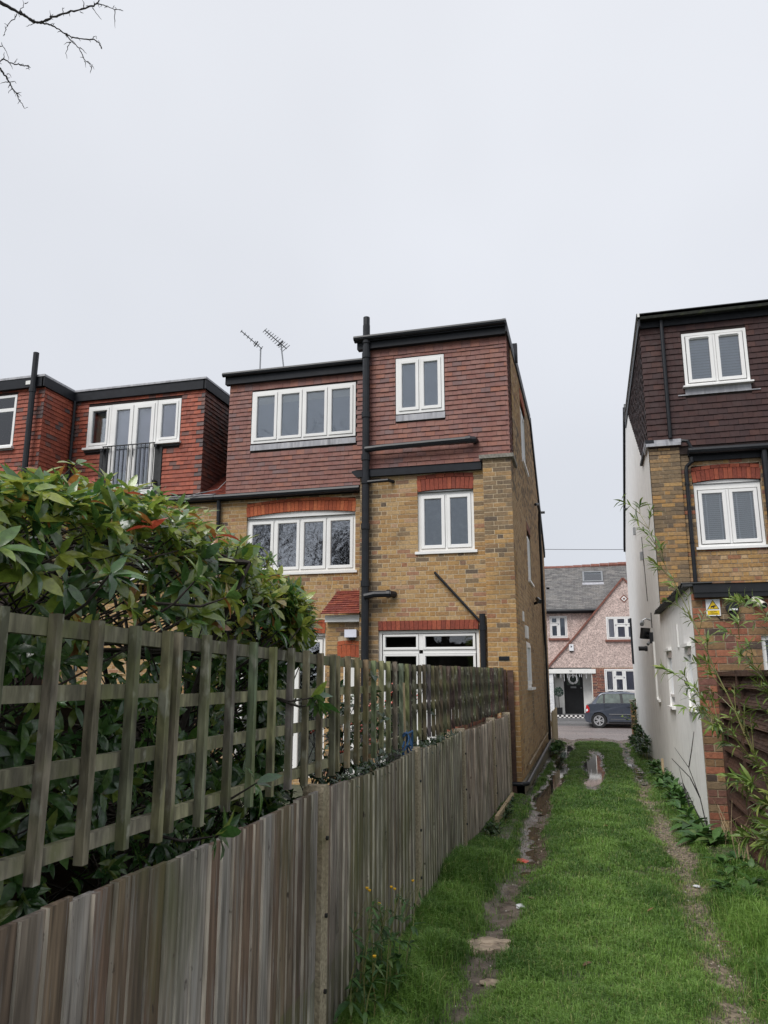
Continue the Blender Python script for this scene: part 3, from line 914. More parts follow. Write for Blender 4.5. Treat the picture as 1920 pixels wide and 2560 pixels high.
# side windows (seen edge-on)
for a in (opsS[0], opsS[2]):
    window(hm, ES, *a, evenly(*a, 2), nf=-.03, back='room', backn=.1)
window(hm, ES, *opsS[4], evenly(*opsS[4], 1), nf=.0, back='room', backn=.1)
mb = MB(); mb.box(ES, 13.95, 14.42, .66, .88, 0, .035); mb.build('vent_cover', M['whitepaint'], hm)
mb = MB(); mb.box(ES, 13.55, 13.75, .93, 1.10, 0, .02); mb.build('vent_cover', M['whitepaint'], hm)

# porch bump with its own arch
PO = rear(12.62)
mb = MB(); mb.box(XYZ, -4.36, -3.752, 12.627, 13.39, -1.9, .99); mb.build('porch_mortar', M['mortar'], hm)
opP = [(-4.17, -3.77, .28, .62)]
lay_bricks(P, PO, -4.365, -3.752, -1.9, .90, opP, 'yellow', palfn=lambda u, v: 'sooty' if u > -3.95 and random.random() < .7 or random.random() < .25 else 'yellow')
arch(P, PO, -4.17, -3.77, .30, .50, .02, 'rub', crown=.07)
mb = MB(); mb.box(PO, -4.37, -3.70, .90, 1.015, -.02, .10); mb.build('porch_fascia', M['whitepaint'], hm)
mb = MB(); mb.box(PO, -4.05, -3.80, -1.75, .20, -.02, .02); mb.build('porch_door', M['whitepaint'], hm)
P.finish(hm, 'brick', M['brick'], mass='brickwork')

# pipes
pz = lambda z: ((-3.62, 12.40, z - .05), (-3.62, 12.40, z + .05))
pipe(hm, [(-3.62, 12.40, -1.7), (-3.62, 12.40, 6.20)], .066, 'soil_stack', collars=[pz(5.62), pz(3.72), pz(3.30), pz(1.52), pz(4.5), pz(5.9), pz(2.5)], k=12)
pipe(hm, [(-3.62, 12.40, 6.12), (-3.62, 12.40, 6.36)], .060, 'vent_terminal')
pipe(hm, [(-3.62, 12.36, 3.86), (-3.3, 12.36, 3.875), (-1.82, 12.38, 3.905), (-1.72, 12.40, 3.90), (-1.71, 12.5, 3.90)], .055, 'waste_pipe', collars=[((-1.86, 12.38, 3.904), (-1.78, 12.385, 3.905))])
pipe(hm, [(-3.62, 12.36, 3.27), (-3.22, 12.38, 3.285), (-3.15, 12.5, 3.285)], .030, 'waste_pipe')
pipe(hm, [(-3.62, 12.34, 1.30), (-3.45, 12.36, 1.335), (-3.18, 12.38, 1.335), (-3.14, 12.5, 1.335)], .056, 'waste_pipe', collars=[((-3.24, 12.38, 1.335), (-3.18, 12.38, 1.335))])
pipe(hm, [(-2.44, 12.5, 1.68), (-2.44, 12.46, 1.68), (-1.68, 12.46, .83), (-1.645, 12.45, .80)], .021, 'waste_pipe')
pipe(hm, [(-1.665, 12.43, .98), (-1.665, 12.43, -1.7)], .050, 'downpipe', collars=[((-1.665, 12.43, .72), (-1.665, 12.43, .80))])
pipe(hm, [(-6.87, 13.31, 3.36), (-6.87, 13.33, 3.2), (-6.87, 13.33, -1.8)], .040, 'downpipe')
pipe(hm, [(-1.09, 18.0, 3.95), (-1.04, 18.2, 4.0), (-1.03, 18.5, 3.9), (-1.06, 18.7, 3.6), (-1.06, 19.2, -1.45), (-1.05, 19.0, -1.50), (-1.045, 12.45, -1.60), (-1.12, 12.37, -1.60), (-1.5, 12.36, -1.60)], .034, 'downpipe', k=8)
pipe(hm, [(-1.09, 18.95, 2.2), (-1.09, 19.0, -1.3), (-1.085, 13.4, -1.42)], .018, 'cable_pipe', 'mortar_dark')
pipe(hm, [(-1.10, 21.5, 2.35), (-1.02, 21.5, 2.35)], .03, 'overflow_pipe'); pipe(hm, [(-1.10, 20.4, 4.25), (-1.0, 20.4, 4.25)], .035, 'overflow_pipe')
# lamp on the porch bump
mb = MB(); mb.box(PO, -4.02, -3.81, .64, .77, .008, .09); lm = mb.build('wall_lamp', M['lampglass'])
tag(lm, 'white box-shaped wall lamp below the small red tiled porch roof', 'wall lamp')
mb = MB(); mb.box(PO, -3.95, -3.85, .60, .638, .008, .06); mb.build('lamp_base', M['blacktrim'], lm)

# aerials on the flat roof


def aerial(x, y, h, boom, n, wid, lean, label):
    t = thing('tv_aerial', (x, y, 6.05), label, 'aerial', 'aerials on the flat roof')
    topp = Vector((x + lean, y, 6.05 + h))
    pipe(t, [(x, y, 6.04), topp], .016, 'mast', 'steel', k=6)
    a, b = topp + Vector(boom[0]), topp + Vector(boom[1])
    pipe(t, [a, b], .011, 'boom', 'blacktrim', k=5)
    mb = MB()
    d = (b - a).normalized(); s = d.cross(Vector((0, 0, 1))).normalized()
    for i in range(n):
        c = a.lerp(b, i / (n - 1) * .95 + .02); l_ = wid * (.55 + .45 * i / (n - 1))
        mb.tube([c - s * l_, c + s * l_], .011, 4)
    mb.build('element', M['steel'], t)
    mb = MB(); c = a.lerp(b, .72); mb.tube([c - s * .13, c + s * .13], .016, 5); mb.build('dipole', M['blacktrim'], t)
    return t


aerial(-6.87, 15.0, 1.22, ((-.36, -.30, .32), (.02, .02, -.02)), 7, .11, 0, 'slim tv aerial on a straight mast with a few short cross rods')
aerial(-6.20, 15.0, 1.25, ((-.28, -.30, .24), (.10, .10, -.08)), 11, .19, -.18, 'tv aerial on a leaning mast with many wide cross rods')

# security camera on the side wall
t = thing('security_camera', (-1.12, 16.6, 1.55), 'small black security camera on the brick side wall beside the lane', 'camera')
mb = MB(); mb.tube([(-1.115, 16.6, 1.50), (-1.04, 16.55, 1.52)], .03, 8); mb.build('bracket', M['blacktrim'], t)
mb = MB(); mb.tube([(-1.05, 16.62, 1.60), (-.98, 16.40, 1.52)], .045, 9); mb.build('body', M['blacktrim'], t)

# ================================================================ the red tile-hung house next door (left)
hn = thing('tiled_house', (-9.5, 13.4, -1.85), 'house with bright orange-red tile hanging and french doors behind a black balcony rail', 'house')
P = Pieces(); T = Pieces()
RN, RO, EN, EO = rear(13.45), rear(12.5), east(-7.36), east(-10.45)
mb = MB()
panel(mb, rear(13.4), -14, -6.86, -1.9, 3.4, [(-10.2, -7.95, 1.9, 2.96)], -.002, reveal=.12)
mb.build('mortar', M['mortar'], hn)
lay_bricks(P, rear(13.4), -14, -6.86, -1.9, 3.36, [(-10.22, -7.93, 1.9, 3.24)], 'yellow')
arch(P, rear(13.4), -10.22, -7.93, 2.98, 3.17, .05, 'rub', crown=.06)
NB = (-10.2, -7.95, 1.9, 2.96)
window(hn, rear(13.4), *NB, evenly(*NB, 4), nf=-.04, back='room', backn=.2)
NW = (-10.06, -7.88, 4.66, 5.62)
opN = [(NW[0] - .01, NW[1] + .01, 4.58, 5.65), (-9.70, -8.24, 3.50, 4.68)]
mb = MB()
panel(mb, RN, -10.45, -7.36, 3.45, 5.98, [(NW[0], NW[1], NW[2], NW[3]), (-9.5, -8.4, 3.6, 4.66)], 0, reveal=.1)
panel(mb, EN, 13.45, 17.0, 3.4, 5.98, [], 0); panel(mb, EO, 12.5, 13.45, 3.3, 5.98, [], 0)
panel(mb, RO, -15, -10.45, -1.9, 5.98, [(-12.4, -11.08, 4.53, 5.64)], 0, reveal=.1)
mb.build('tile_backing', M['tile_under'], hn)
lay_tiles(T, RN, -10.44, -7.345, 3.56, 5.74, opN, 'tile_red', palfn=lambda u, v: 'tile_grey' if (u > -7.50 and random.random() < .55) or (u > -7.66 and random.random() < .12) or (u < -10.3 and random.random() < .4) else 'tile_red')
lay_tiles(T, EN, 13.44, 16.8, 3.5, 5.74, [], 'tile_cheek', lo=lambda u: 3.36 + (u - 13.4) * .63)
lay_tiles(T, RO, -14, -10.43, 3.5, 5.74, [(-12.41, -11.07, 4.46, 5.67)], 'tile_red', palfn=lambda u, v: 'tile_grey' if u > -10.56 and random.random() < .45 else 'tile_red')
lay_tiles(T, EO, 12.49, 13.45, 3.5, 5.74, [], 'tile_red', palfn=lambda u, v: 'tile_grey' if random.random() < .10 else 'tile_red')
T.finish(hn, 'tile', M['tile'], mass='tile_hanging')
P.finish(hn, 'brick', M['brick'], mass='brickwork')
mb = MB(); mb.box(XYZ, -14, -7.5, 13.95, 17.5, -1.9, 5.95); mb.box(XYZ, -15, -10.6, 12.9, 14, -1.9, 5.95); mb.box(XYZ, -14, -6.86, 13.9, 21, -1.9, 3.3); mb.build('shell', M['tile_under'], hn)
mb = MB(); mb.quad((-14, 13.3, 3.38), (-6.86, 13.3, 3.38), (-6.86, 17.4, 5.96), (-14, 17.4, 5.96)); mb.build('main_roof', M['tile_under'], hn)
mb = MB(); mb.box(XYZ, -10.50, -7.30, 13.36, 17.5, 5.945, 5.985); mb.box(XYZ, -15, -10.40, 12.40, 17.5, 5.945, 5.99); mb.build('flat_roof', M['lead'], hn)
mb = MB()
mb.box(RN, -10.40, -7.345, 5.742, 5.944, -.02, .07); mb.box(EN, 13.38, 17.2, 5.742, 5.943, -.01, .05)
mb.box(RO, -15, -10.43, 5.742, 5.942, -.02, .09); mb.box(EO, 12.41, 13.38, 5.742, 5.941, -.01, .05)
mb.build('fascia', M['fascia'], hn)
mb = MB(); mb.box(rear(13.4), -14, -6.87, 3.34, 3.45, -.01, .04); mb.build('eaves_board', M['fascia'], hn)
pipe(hn, [(-14, 13.29, 3.43), (-6.96, 13.29, 3.405)], .062, 'gutter')
mb = MB(); mb.quad((-10.4, 13.25, 3.475), (-7.0, 13.25, 3.462), (-7.0, 13.46, 3.53), (-10.4, 13.46, 3.53)); mb.build('gutter_flashing', M['lead'], hn)
# french doors with a side light each side
a = window(hn, RN, -10.06, -9.51, 4.68, 5.60, [(-10.01, -9.56, 4.73, 5.55)], nf=.02, back='room', backn=.3, glass='glass', sw=.045)
mb = MB()
for i in range(7): mb.tube([RN.p(-9.93 + i * .035, 4.78, -.14 + .012 * (i % 2)), RN.p(-9.93 + i * .035, 5.5, -.14 + .012 * (i % 2))], .02, 6)
mb.build('curtain', M['cream'], a, True)
a = window(hn, RN, -8.41, -7.88, 4.68, 5.60, [(-8.36, -7.93, 4.73, 5.55)], nf=.02, back='lilac', backn=-.03, sw=.045)
a = window(hn, RN, -9.50, -8.42, 3.66, 5.60, [(-9.45, -8.97, 3.74, 5.55), (-8.95, -8.47, 3.74, 5.55)], nf=.025, back='lilac', backn=.03, sw=.075, name='french_doors', sill=.06)
mb = MB()
for u in (-9.01, -8.91): mb.tube([RN.p(u, 4.44, .06), RN.p(u, 4.60, .06), RN.p(u + (.07 if u > -9 else -.07), 4.60, .06)], .011, 5)
mb.build('handle', M['steel'], a)
mb = MB(); mb.prism(RN, [(-9.36, 3.80), (-9.06, 3.80), (-9.10, 4.12), (-9.33, 4.14)], -.09, -.075); mb.prism(RN, [(-8.86, 3.80), (-8.56, 3.80), (-8.58, 4.16), (-8.66, 4.16)], -.09, -.075); mb.build('inner_blind', M['whiteblind'], a)
for r in ((-9.70, -9.51, 3.55, 4.58), (-8.41, -8.25, 3.55, 4.58), (-10.09, -9.505, 4.585, 4.66), (-8.41, -7.86, 4.585, 4.66)):
    mb = MB(); mb.box(RN, *r, 0, .036); mb.build('lead_apron', M['felt'], hn)
mb = MB(); mb.tube([RN.p(-9.58, 4.65, .13), RN.p(-8.36, 4.65, .13)], .013, 6); mb.tube([RN.p(-9.58, 3.73, .13), RN.p(-8.36, 3.73, .13)], .013, 6)
rl_ = mb.build('balcony_rail', M['blacktrim'], hn)
for i in range(13):
    u = -9.56 + i * 1.18 / 12
    b = MB(); b.tube([RN.p(u, 3.73, .13), RN.p(u, 4.65, .13)], .009, 5); b.build('baluster', M['blacktrim'], rl_)
b = MB()
for u in (-9.60, -8.34):
    for v in (4.55, 3.8): b.box(RN, u - .02, u + .03, v, v + .06, .0, .15)
b.build('bracket', M['blacktrim'], rl_)
window(hn, RO, -12.4, -11.08, 4.53, 5.64, [(-12.35, -11.13, 4.58, 5.29), (-12.35, -11.13, 5.36, 5.59)], nf=.02, back='blind', backn=.05, sashes=False)
mb = MB(); mb.box(RO, -12.42, -11.06, 4.46, 4.52, 0, .034); mb.build('lead_apron', M['lead'], hn)
pipe(hn, [(-10.62, 12.36, -1.8), (-10.62, 12.36, 6.45)], .058, 'soil_stack', collars=[((-10.62, 12.36, 5.60), (-10.62, 12.36, 5.68))], k=10)
pipe(hn, [(-10.38, 13.37, 5.74), (-10.38, 13.37, 3.5)], .030, 'downpipe')
mb = MB(); mb.box(RO, -10.84, -10.72, 5.80, 5.88, .09, .10); mb.build('air_vent', M['whitepaint'], hn)
# loose cable over the eaves
pipe(hn, [(-6.86, 13.9, 4.05), (-7.0, 13.5, 3.62), (-7.25, 13.22, 3.50), (-7.6, 13.18, 3.40), (-7.8, 13.2, 3.15)], .008, 'cable', 'steel', k=4)

# ================================================================ the white-walled house on the right
hr = thing('white_walled_house', (1.8, 14.4, -1.85), 'house with a white rendered side wall, dark brown tile-hung dormer and brick rear', 'house')
P = Pieces(); T = Pieces()
RR, RD, RX = rear(14.45), rear(14.42), rear(10.06)
WW, WC = west(1.21), west(1.225)
hiW = lerp_fn([(-25.3, 4.1), (-20.6, 7.1), (-20.3, 7.0), (-16.0, 4.32), (-14.402, 4.12), (-14.4, 1.08), (-10.06, 1.07)])
RW = [(-13.8, -13.0, -.47, .39), (-11.12, -10.48, -.40, .37)]
mb = MB()
panel(mb, WW, -24.6, -10.06, -2.1, 7.1, RW, 0, hi=hiW, brk=(-20.6, -20.3, -16.0, -14.402, -14.4), reveal=.12)
mb.box(WW, -25.35, -24.6, -2.3, 4.5, -.25, -.001)
mb.build('side_wall', M['render'], hr)
for a in RW:
    window(hr, WW, *a, [(a[0] + .05, a[1] - .05, a[2] + .14, a[3] - .05)], nf=-.02, back='room', backn=.08, sill=.035, sw=.04)
    mb = MB(); mb.box(WW, a[0] - .05, a[1] + .05, a[3] + .001, a[3] + .04, 0, .05); mb.build('drip_moulding', M['whitepaint'], hr)
mb = MB(); panel(mb, RR, 1.76, 4.8, .9, 4.12, [(1.93, 3.05, 2.22, 3.38), (1.92, 3.06, 3.38, 3.72)], -.006, reveal=.1)
mb.box(RD, 1.222, 1.742, 1.0, 4.10, -.4, -.006)
mb.build('mortar', M['mortar_dark'], hr)
lay_bricks(P, RR, 1.745, 4.7, 1.1, 4.05, [(1.93, 3.05, 2.2, 3.38), (1.915, 3.065, 3.38, 3.75)], 'orange', palfn=lambda u, v: random.choice(['orange', 'sooty', 'mixed', 'sidewall']) if v > 2.1 else random.choice(['orange', 'orange', 'sidewall', 'yellow']))
lay_bricks(P, RD, 1.216, 1.745, 1.1, 4.10, [], 'sooty', palfn=lambda u, v: 'sooty' if random.random() < 1.02 - (4.1 - v) * .22 else 'orange')
arch(P, RR, 1.92, 3.06, 3.41, 3.61, .045, 'rubdark', crown=.07)
# extension rear
opX = [(1.95, 2.85, -1.9, .47)]
mb = MB(); panel(mb, RX, 1.213, 4.8, -2.0, 1.08, opX, -.006, reveal=.1); mb.build('extension_mortar', M['mortar_dark'], hr)
lay_bricks(P, RX, 1.212, 4.7, -1.95, 1.0, opX, 'mixed', course=.084, length=.235, palfn=lambda u, v: ('sooty' if random.random() < .4 else 'mixed') if v < -.3 or v > .62 else 'mixed', flemish=False)
P.finish(hr, 'brick', M['brick'], mass='brickwork')
window(hr, RX, 1.95, 2.85, -1.9, .47, [(2.04, 2.76, -1.0, .38)], nf=-.04, back='blind', backn=.05, name='back_door', sill=0, sw=.08)
# dormer
DW = (1.94, 3.045, 5.22, 6.26)
loC = lerp_fn([(-20.4, 7.05), (-16.0, 4.33), (-14.4, 4.2)])
mb = MB()
panel(mb, RD, 1.23, 5, 3.95, 6.60, [DW], 0, reveal=.1)
panel(mb, WC, -20.3, -14.42, 4.2, 6.6, [], 0, lo=lambda u: min(loC(u), 6.6), brk=(-16.0, -19.7))
mb.build('tile_backing', M['tile_under'], hr)
lay_tiles(T, RD, 1.215, 4.8, 4.10, 6.46, [(DW[0] - .01, DW[1] + .01, 5.06, 6.30)], 'tile_brown', gauge=.112, w=.165)
lay_tiles(T, WC, -20.3, -14.41, 4.2, 6.5, [], 'tile_brown', gauge=.112, w=.165, lo=loC)
# slate coping along the extension wall
cf = F((1.25, 0, 1.09), (0, -1, 0), (-1, 0, .06))
for i in range(15):
    y0 = 14.35 - i * .295
    fr = F((1.13, y0, 1.10), (0, -1, 0), (1, 0, .35))
    T.put('tile', F((1.29, y0 - .15, 1.105), (1, 0, 0), (0, 1, -.10)), 0, 0, .36, .34, 'coping', n=.0)
T.finish(hr, 'tile', M['tile'], mass='tile_hanging')
mb = MB(); mb.box(XYZ, 1.12, 1.46, 10.0, 14.42, 1.07, 1.098); mb.build('coping_bed', M['felt'], hr)
window(hr, RD, *DW, evenly(*DW, 2, .06, .04), nf=.045, back='room', backn=.0, slats=.055, sw=.055, sill=.03)
w = window(hr, RR, 1.94, 3.04, 2.23, 3.33, evenly(1.94, 3.04, 2.23, 3.33, 2, .06, .04), nf=-.03, back='room', backn=.02, slats=.036, sw=.055)
head(RR, 1.94, 3.04, 3.33, .04, w)
mb = MB()
for a, b, c, d in evenly(1.94, 3.04, 2.23, 3.33, 2, .06, .04):
    for f in (.28, .78): mb.box(RR, a + (b - a) * f - .012, a + (b - a) * f + .012, c + .06, d - .06, -.082, -.074)
mb.build('blind_tape', M['whiteblind'], w)
mb = MB()
for a, b, c, d in evenly(*DW, 2, .06, .04): mb.box(RD, a + .08, b - .08, d - .045, d - .02, .045, .075)
mb.build('trickle_vent', M['white'], hr)
mb = MB(); mb.box(RD, 1.93, 3.05, 5.075, 5.19, 0, .034); mb.box(RD, 1.80, 3.20, 5.055, 5.074, 0, .036); mb.build('lead_apron', M['lead'], hr)
# roof, eaves, copings
mb = MB(); mb.box(XYZ, 1.16, 5, 14.22, 20.5, 6.635, 6.70); mb.build('flat_roof', M['felt'], hr); mb = MB()
mb.box(F((0, 20.5, 7.05), Vector((0, 4.9, -3.05)), (1, 0, 0)), 0, 5.75, 1.19, 5, -.09, -.01)
mb.build('front_roof', M['felt'], hr)
mb = MB(); mb.box(RD, 1.17, 5, 6.58, 6.685, .12, .20); mb.build('gutter', material('mossy_gutter', (.018, .020, .016), .8, (20, .4), stains=((9, .55, .7, (.05, .06, .022), (1, 1, 1), .6),), bump=(40, .4), spec=.2), hr)
mb = MB()
mb.box(RD, 1.20, 5, 6.46, 6.584, -.05, .05); mb.box(RD, 1.19, 5, 6.585, 6.634, -.05, .118)
mb.box(west(1.215), -20.5, -14.22, 6.44, 6.62, 0, .03)
mb.box(F((1.205, 20.5, 7.02), Vector((0, 4.9, -3.05)), Vector((0, 3.05, 4.9))), 0, 5.7, -.19, 0, -.05, .03)
mb.box(RR, 1.90, 4.8, 3.80, 3.90, 0, .05); mb.box(RR, 1.88, 4.8, 3.90, 4.0, .0, .10)
mb.box(west(1.21), -16.0, -14.35, 4.19, 4.24, -.1, .05)
mb.build('fascia', M['fascia'], hr)
mb = MB(); mb.box(west(1.214), -20.5, -14.2, 6.622, 6.69, 0, .04)
mb.build('verge_trim', M['whitepaint'], hr)
mb = MB(); mb.box(RD, 1.17, 1.775, 4.115, 4.17, -.5, .07); mb.box(RD, 1.16, 1.785, 4.171, 4.235, -.5, .05); mb.build('lead_cap', M['lead'], hr)
pipe(hr, [(1.88, 14.30, 3.97), (4.8, 14.30, 3.95)], .062, 'gutter')
pipe(hr, [(1.60, 14.33, 6.56), (1.60, 14.35, 4.25)], .036, 'downpipe'); pipe(hr, [(1.78, 14.30, 4.17), (1.88, 14.28, 4.15), (1.93, 14.28, 4.02), (1.99, 14.28, 3.98)], .033, 'downpipe')
pipe(hr, [(1.93, 14.34, 3.86), (1.93, 14.34, 3.78), (1.84, 14.38, 3.70), (1.825, 14.38, 3.6), (1.825, 14.38, 1.2)], .036, 'downpipe', collars=[((1.825, 14.38, 3.36), (1.825, 14.38, 3.39)), ((1.825, 14.38, 2.3), (1.825, 14.38, 2.33))])
pipe(hr, [(3.13, 14.34, 3.95), (3.13, 14.36, 1.5)], .055, 'downpipe')
mb = MB(); mb.box(RX, 1.235, 4.8, .985, 1.085, -.02, .10); mb.box(RX, 1.24, 4.8, .93, .984, -.02, .085); mb.build('eaves_board', M['blacktrim'], hr)
mb = MB(); mb.quad((1.23, 9.94, 1.092), (5, 9.94, 1.092), (5, 14.44, 1.30), (1.23, 14.44, 1.30)); mb.build('extension_roof', M['felt'], hr)
mb = MB(); mb.box(XYZ, 1.7, 4.8, 14.9, 24.5, -2, 6.4) if False else mb.box(XYZ, 1.6, 4.8, 15.0, 20.4, -2, 6.6); mb.box(XYZ, 1.6, 4.8, 20.4, 24.5, -2, 4.0); mb.box(XYZ, 1.6, 4.8, 10.6, 14.9, -2, .85); mb.build('shell', M['tile_under'], hr)
# fittings on the white wall
pipe(hr, [(1.19, 16.15, .66), (1.19, 16.15, -.40), (1.19, 16.05, -.45), (1.19, 15.7, -.46)], .022, 'white_pipe', 'whitepaint')
pipe(hr, [(1.21, 18.3, .60), (1.02, 18.3, .60)], .05, 'vent_pipe', 'blacktrim', collars=[((1.20, 18.3, .60), (1.15, 18.3, .60))])
pipe(hr, [(1.20, 24.4, 1.7), (1.20, 24.4, .35)], .05, 'downpipe')
pipe(hr, [(1.204, 17.6, 3.0), (1.204, 17.2, 1.55)], .008, 'cable', 'blacktrim', k=4)
mb = MB()
for y, z0, z1 in ((19.6, 3.4, 4.1), (17.7, 2.5, 3.3)): mb.box(WW, -y - .05, -y + .05, z0, z0 + .18, 0, .06)
mb.build('air_vent', M['steel'], hr)
mb = MB(); mb.tube([(1.185, 22.2, 4.6), (1.10, 22.2, 4.6)], .03, 6); mb.build('overflow_pipe', M['black'], hr)
mb = MB(); mb.box(WW, -11.95, -11.80, .40, .72, 0, .02); mb.build('meter_plate', M['whitepaint'], hr)
# floodlight, cameras, sign
t = thing('floodlight', (1.2, 16.5, .80), 'black square floodlight angled out from the white side wall', 'floodlight')
mb = MB(); mb.box(F((1.06, 16.45, .84), Vector((-.55, -.8, 0)), Vector((.15, -.1, 1))), -.13, .13, -.11, .11, -.03, .03); mb.build('lamp_head', M['blacktrim'], t)
mb = MB(); mb.box(WW, -16.58, -16.44, .64, .86, 0, .07); mb.tube([(1.15, 16.5, .76), (1.08, 16.46, .82)], .025, 6); mb.box(WW, -16.52, -16.47, .95, 1.25, 0, .015); mb.build('bracket', M['blacktrim'], t)
mb = MB(); mb.tube([(1.13, 16.48, .66), (1.10, 16.44, .62)], .03, 7); mb.build('sensor', M['steel'], t)
t = thing('security_camera', (1.2, 16.75, 1.1), 'small pale security camera on the white wall above the floodlight', 'camera')
mb = MB(); mb.tube([(1.05, 16.85, 1.09), (1.02, 16.6, 1.03)], .042, 9); mb.build('body', M['steel'], t)
mb = MB(); mb.tube([(1.21, 16.8, 1.12), (1.12, 16.8, 1.16), (1.05, 16.8, 1.12)], .016, 6); mb.build('bracket', M['steel'], t)
t = thing('security_camera', (1.93, 9.98, .90), 'cream cylinder-shaped security camera under the black eaves above the brick wall', 'camera')
mb = MB(); mb.tube([(1.90, 9.97, .885), (1.965, 9.78, .80)], .040, 14); mb.build('body', M['camwhite'], t)
mb = MB(); mb.tube([(1.9655, 9.778, .7995), (1.968, 9.772, .797)], .034, 14); mb.build('lens', M['ink'], t)
mb = MB(); mb.tube([(1.90, 9.99, .93), (1.895, 9.975, .88)], .010, 6); mb.box(RX, 1.875, 1.925, .855, .93, .04, .055); mb.build('bracket', M['steel'], t)
t = thing('outdoor_lamp', (1.66, 10.05, .78), 'round black wall fitting with a small white lamp between sign and camera', 'wall lamp')
mb = MB(); mb.tube([RX.p(1.66, .80, .008), RX.p(1.66, .80, .05)], .075, 10); mb.build('backplate', M['blacktrim'], t)
mb = MB(); mb.box(RX, 1.62, 1.70, .765, .785, .05, .14); mb.build('lamp', M['signwhite'], t)
mb = MB(); mb.tube([RX.p(1.66, .74, .04), RX.p(1.66, .69, .05)], .03, 8); mb.tube([RX.p(1.64, .69, .02), RX.p(1.59, .66, .012), RX.p(1.52, .67, .012), RX.p(1.48, .72, .012)], .006, 5); mb.build('sensor', M['blacktrim'], t)

t = thing('warning_sign', (1.45, 10.04, .71), 'white and yellow CCTV warning sign on the brick wall under the black eaves', 'sign')
SG = F((0, 10.06, 0), (1, 0, 0), (0, 0, 1))
mb = MB(); mb.box(SG, 1.37, 1.53, .71, .91, .010, .016); mb.build('plate', M['signwhite'], t)
mb = MB(); mb.prism(SG, [(1.382, .790), (1.518, .790), (1.450, .903)], .0165, .0175); mb.build('triangle_border', M['ink'], t)
mb = MB(); mb.prism(SG, [(1.393, .7955), (1.507, .7955), (1.450, .8905)], .018, .019); mb.box(SG, 1.382, 1.518, .722, .776, .0165, .0175); mb.build('yellow_panel', M['yellow'], t)
cs = F(SG.p(1.45, .823), Vector((1, 0, .26)), Vector((-.26, 0, 1)))
mb = MB(); mb.prism(cs, [(-.030, -.008), (.026, -.008), (.032, .010), (-.026, .010)], .0195, .0205); mb.prism(cs, [(-.008, -.020), (.012, -.020), (.006, -.009), (-.002, -.009)], .0195, .0205); mb.box(SG, 1.455, 1.492, .8035, .8055, .0195, .0205); mb.build('camera_symbol', M['ink'], t)
text('CCTV', SG, 1.45, .752, .0195, .027, M['ink'], t)
text('in operation', SG, 1.45, .731, .0195, .0195, M['ink'], t)
# ================================================================ the pink house across the street
hp = thing('pebbledash_house', (0, 38, -2.0), 'pink pebbledash house with a long sloping gable and grey slate roof across the street', 'house')
RH, RG, RV = rear(38.0), rear(37.70), rear(38.55)
PAL['whitebrick'] = [(1, (.72, .73, .76)), (1, (.66, .67, .70)), (1, (.76, .77, .79))]
PAL['blackcheck'] = [(1, (.015, .015, .018))]; PAL['whitecheck'] = [(1, (.74, .72, .70))]
PAL['facing'] = [(3, (.22, .085, .06)), (3, (.17, .065, .055)), (2, (.27, .115, .08)), (2, (.10, .05, .05))]
WA, WB_, WCC = (-1.87, -1.05, 1.77, 2.82), (.73, 2.35, 1.66, 2.71), (.52, 2.20, -.73, .32)
mb = MB()
panel(mb, RH, -7, 7, .40, 3.12, [WA, (WB_[0], WB_[1], WB_[2], WB_[3])], 0, reveal=.1)
gh = lerp_fn([(-2.03, .40), (-.6, 1.92), (1.6, 4.46), (3.8, 1.92), (5.2, .40)])
panel(mb, RG, -2.02, 5.2, .40, 4.46, [WB_], 0, hi=gh, brk=(-.6, 1.6, 3.8), reveal=.12)
mb.box(XYZ, -2.02, 5.2, 37.701, 38.0, .385, .398)
mb.build('rendered_wall', M['pink'], hp)
mb = MB()
for a, b in (((-2.06, .36), (-.6, 1.93)), ((-.6, 1.93), (1.6, 4.50)), ((1.6, 4.50), (3.8, 1.93)), ((3.8, 1.93), (5.2, .40))):
    A, B = RG.p(*a), RG.p(*b); d = B - A
    nv = Vector((-d.z, 0, d.x)).normalized()
    mb.add([A + nv * t + Vector((0, y, 0)) + (d if e else Vector()) for t in (-.03, .05) for y in (-.07, 3.2) for e in (0, 1)],
           [(0, 1, 3, 2), (4, 6, 7, 5), (0, 4, 5, 1), (2, 3, 7, 6), (0, 2, 6, 4), (1, 5, 7, 3)])
mb.build('gable_verge', M['redtrim'], hp)
# slate roof: every course is built
S_ = Pieces()
rf = F((0, 37.78, 3.06), (1, 0, 0), Vector((0, 3.7, 2.56)))
lay_tiles(S_, rf, -3.2, 3.4, 0, 4.5, [(-.22, .74, 2.72, 3.76)], 'slate', gauge=.125, w=.26)
S_.finish(hp, 'slate', M['slate'], limit=0, mass='slating')
mb = MB(); mb.quad(rf.p(-7, 0, -.02), rf.p(7, 0, -.02), rf.p(7, 4.5, -.02), rf.p(-7, 4.5, -.02)); mb.quad(rf.p(-7, 4.5, -.02), rf.p(7, 4.5, -.02), (7, 45, 3), (-7, 45, 3)); mb.build('roof_backing', M['slate'], hp)
for i in range(16):
    x = -3.4 + i * .45; z0 = 5.64 - .05 * math.sin(i * .4)
    b = MB(); b.tube([(x, 41.5, z0), (x + .44, 41.5, z0 - .008)], .12, 8); o = b.build('ridge_tile', M['redtrim'], hp)
mb = MB(); bars(mb, rf, -.24, .76, 2.70, 3.78, .08, -.02, .09); sk = mb.build('skylight', M['steel'], hp)
mb = MB(); mb.box(rf, -.16, .68, 2.78, 3.70, .03, .05); mb.build('pane', M['glass'], sk)
mb = MB(); mb.box(rf, -.16, .68, 2.78, 3.70, -.10, -.05); mb.build('interior', M['whiteblind'], sk)
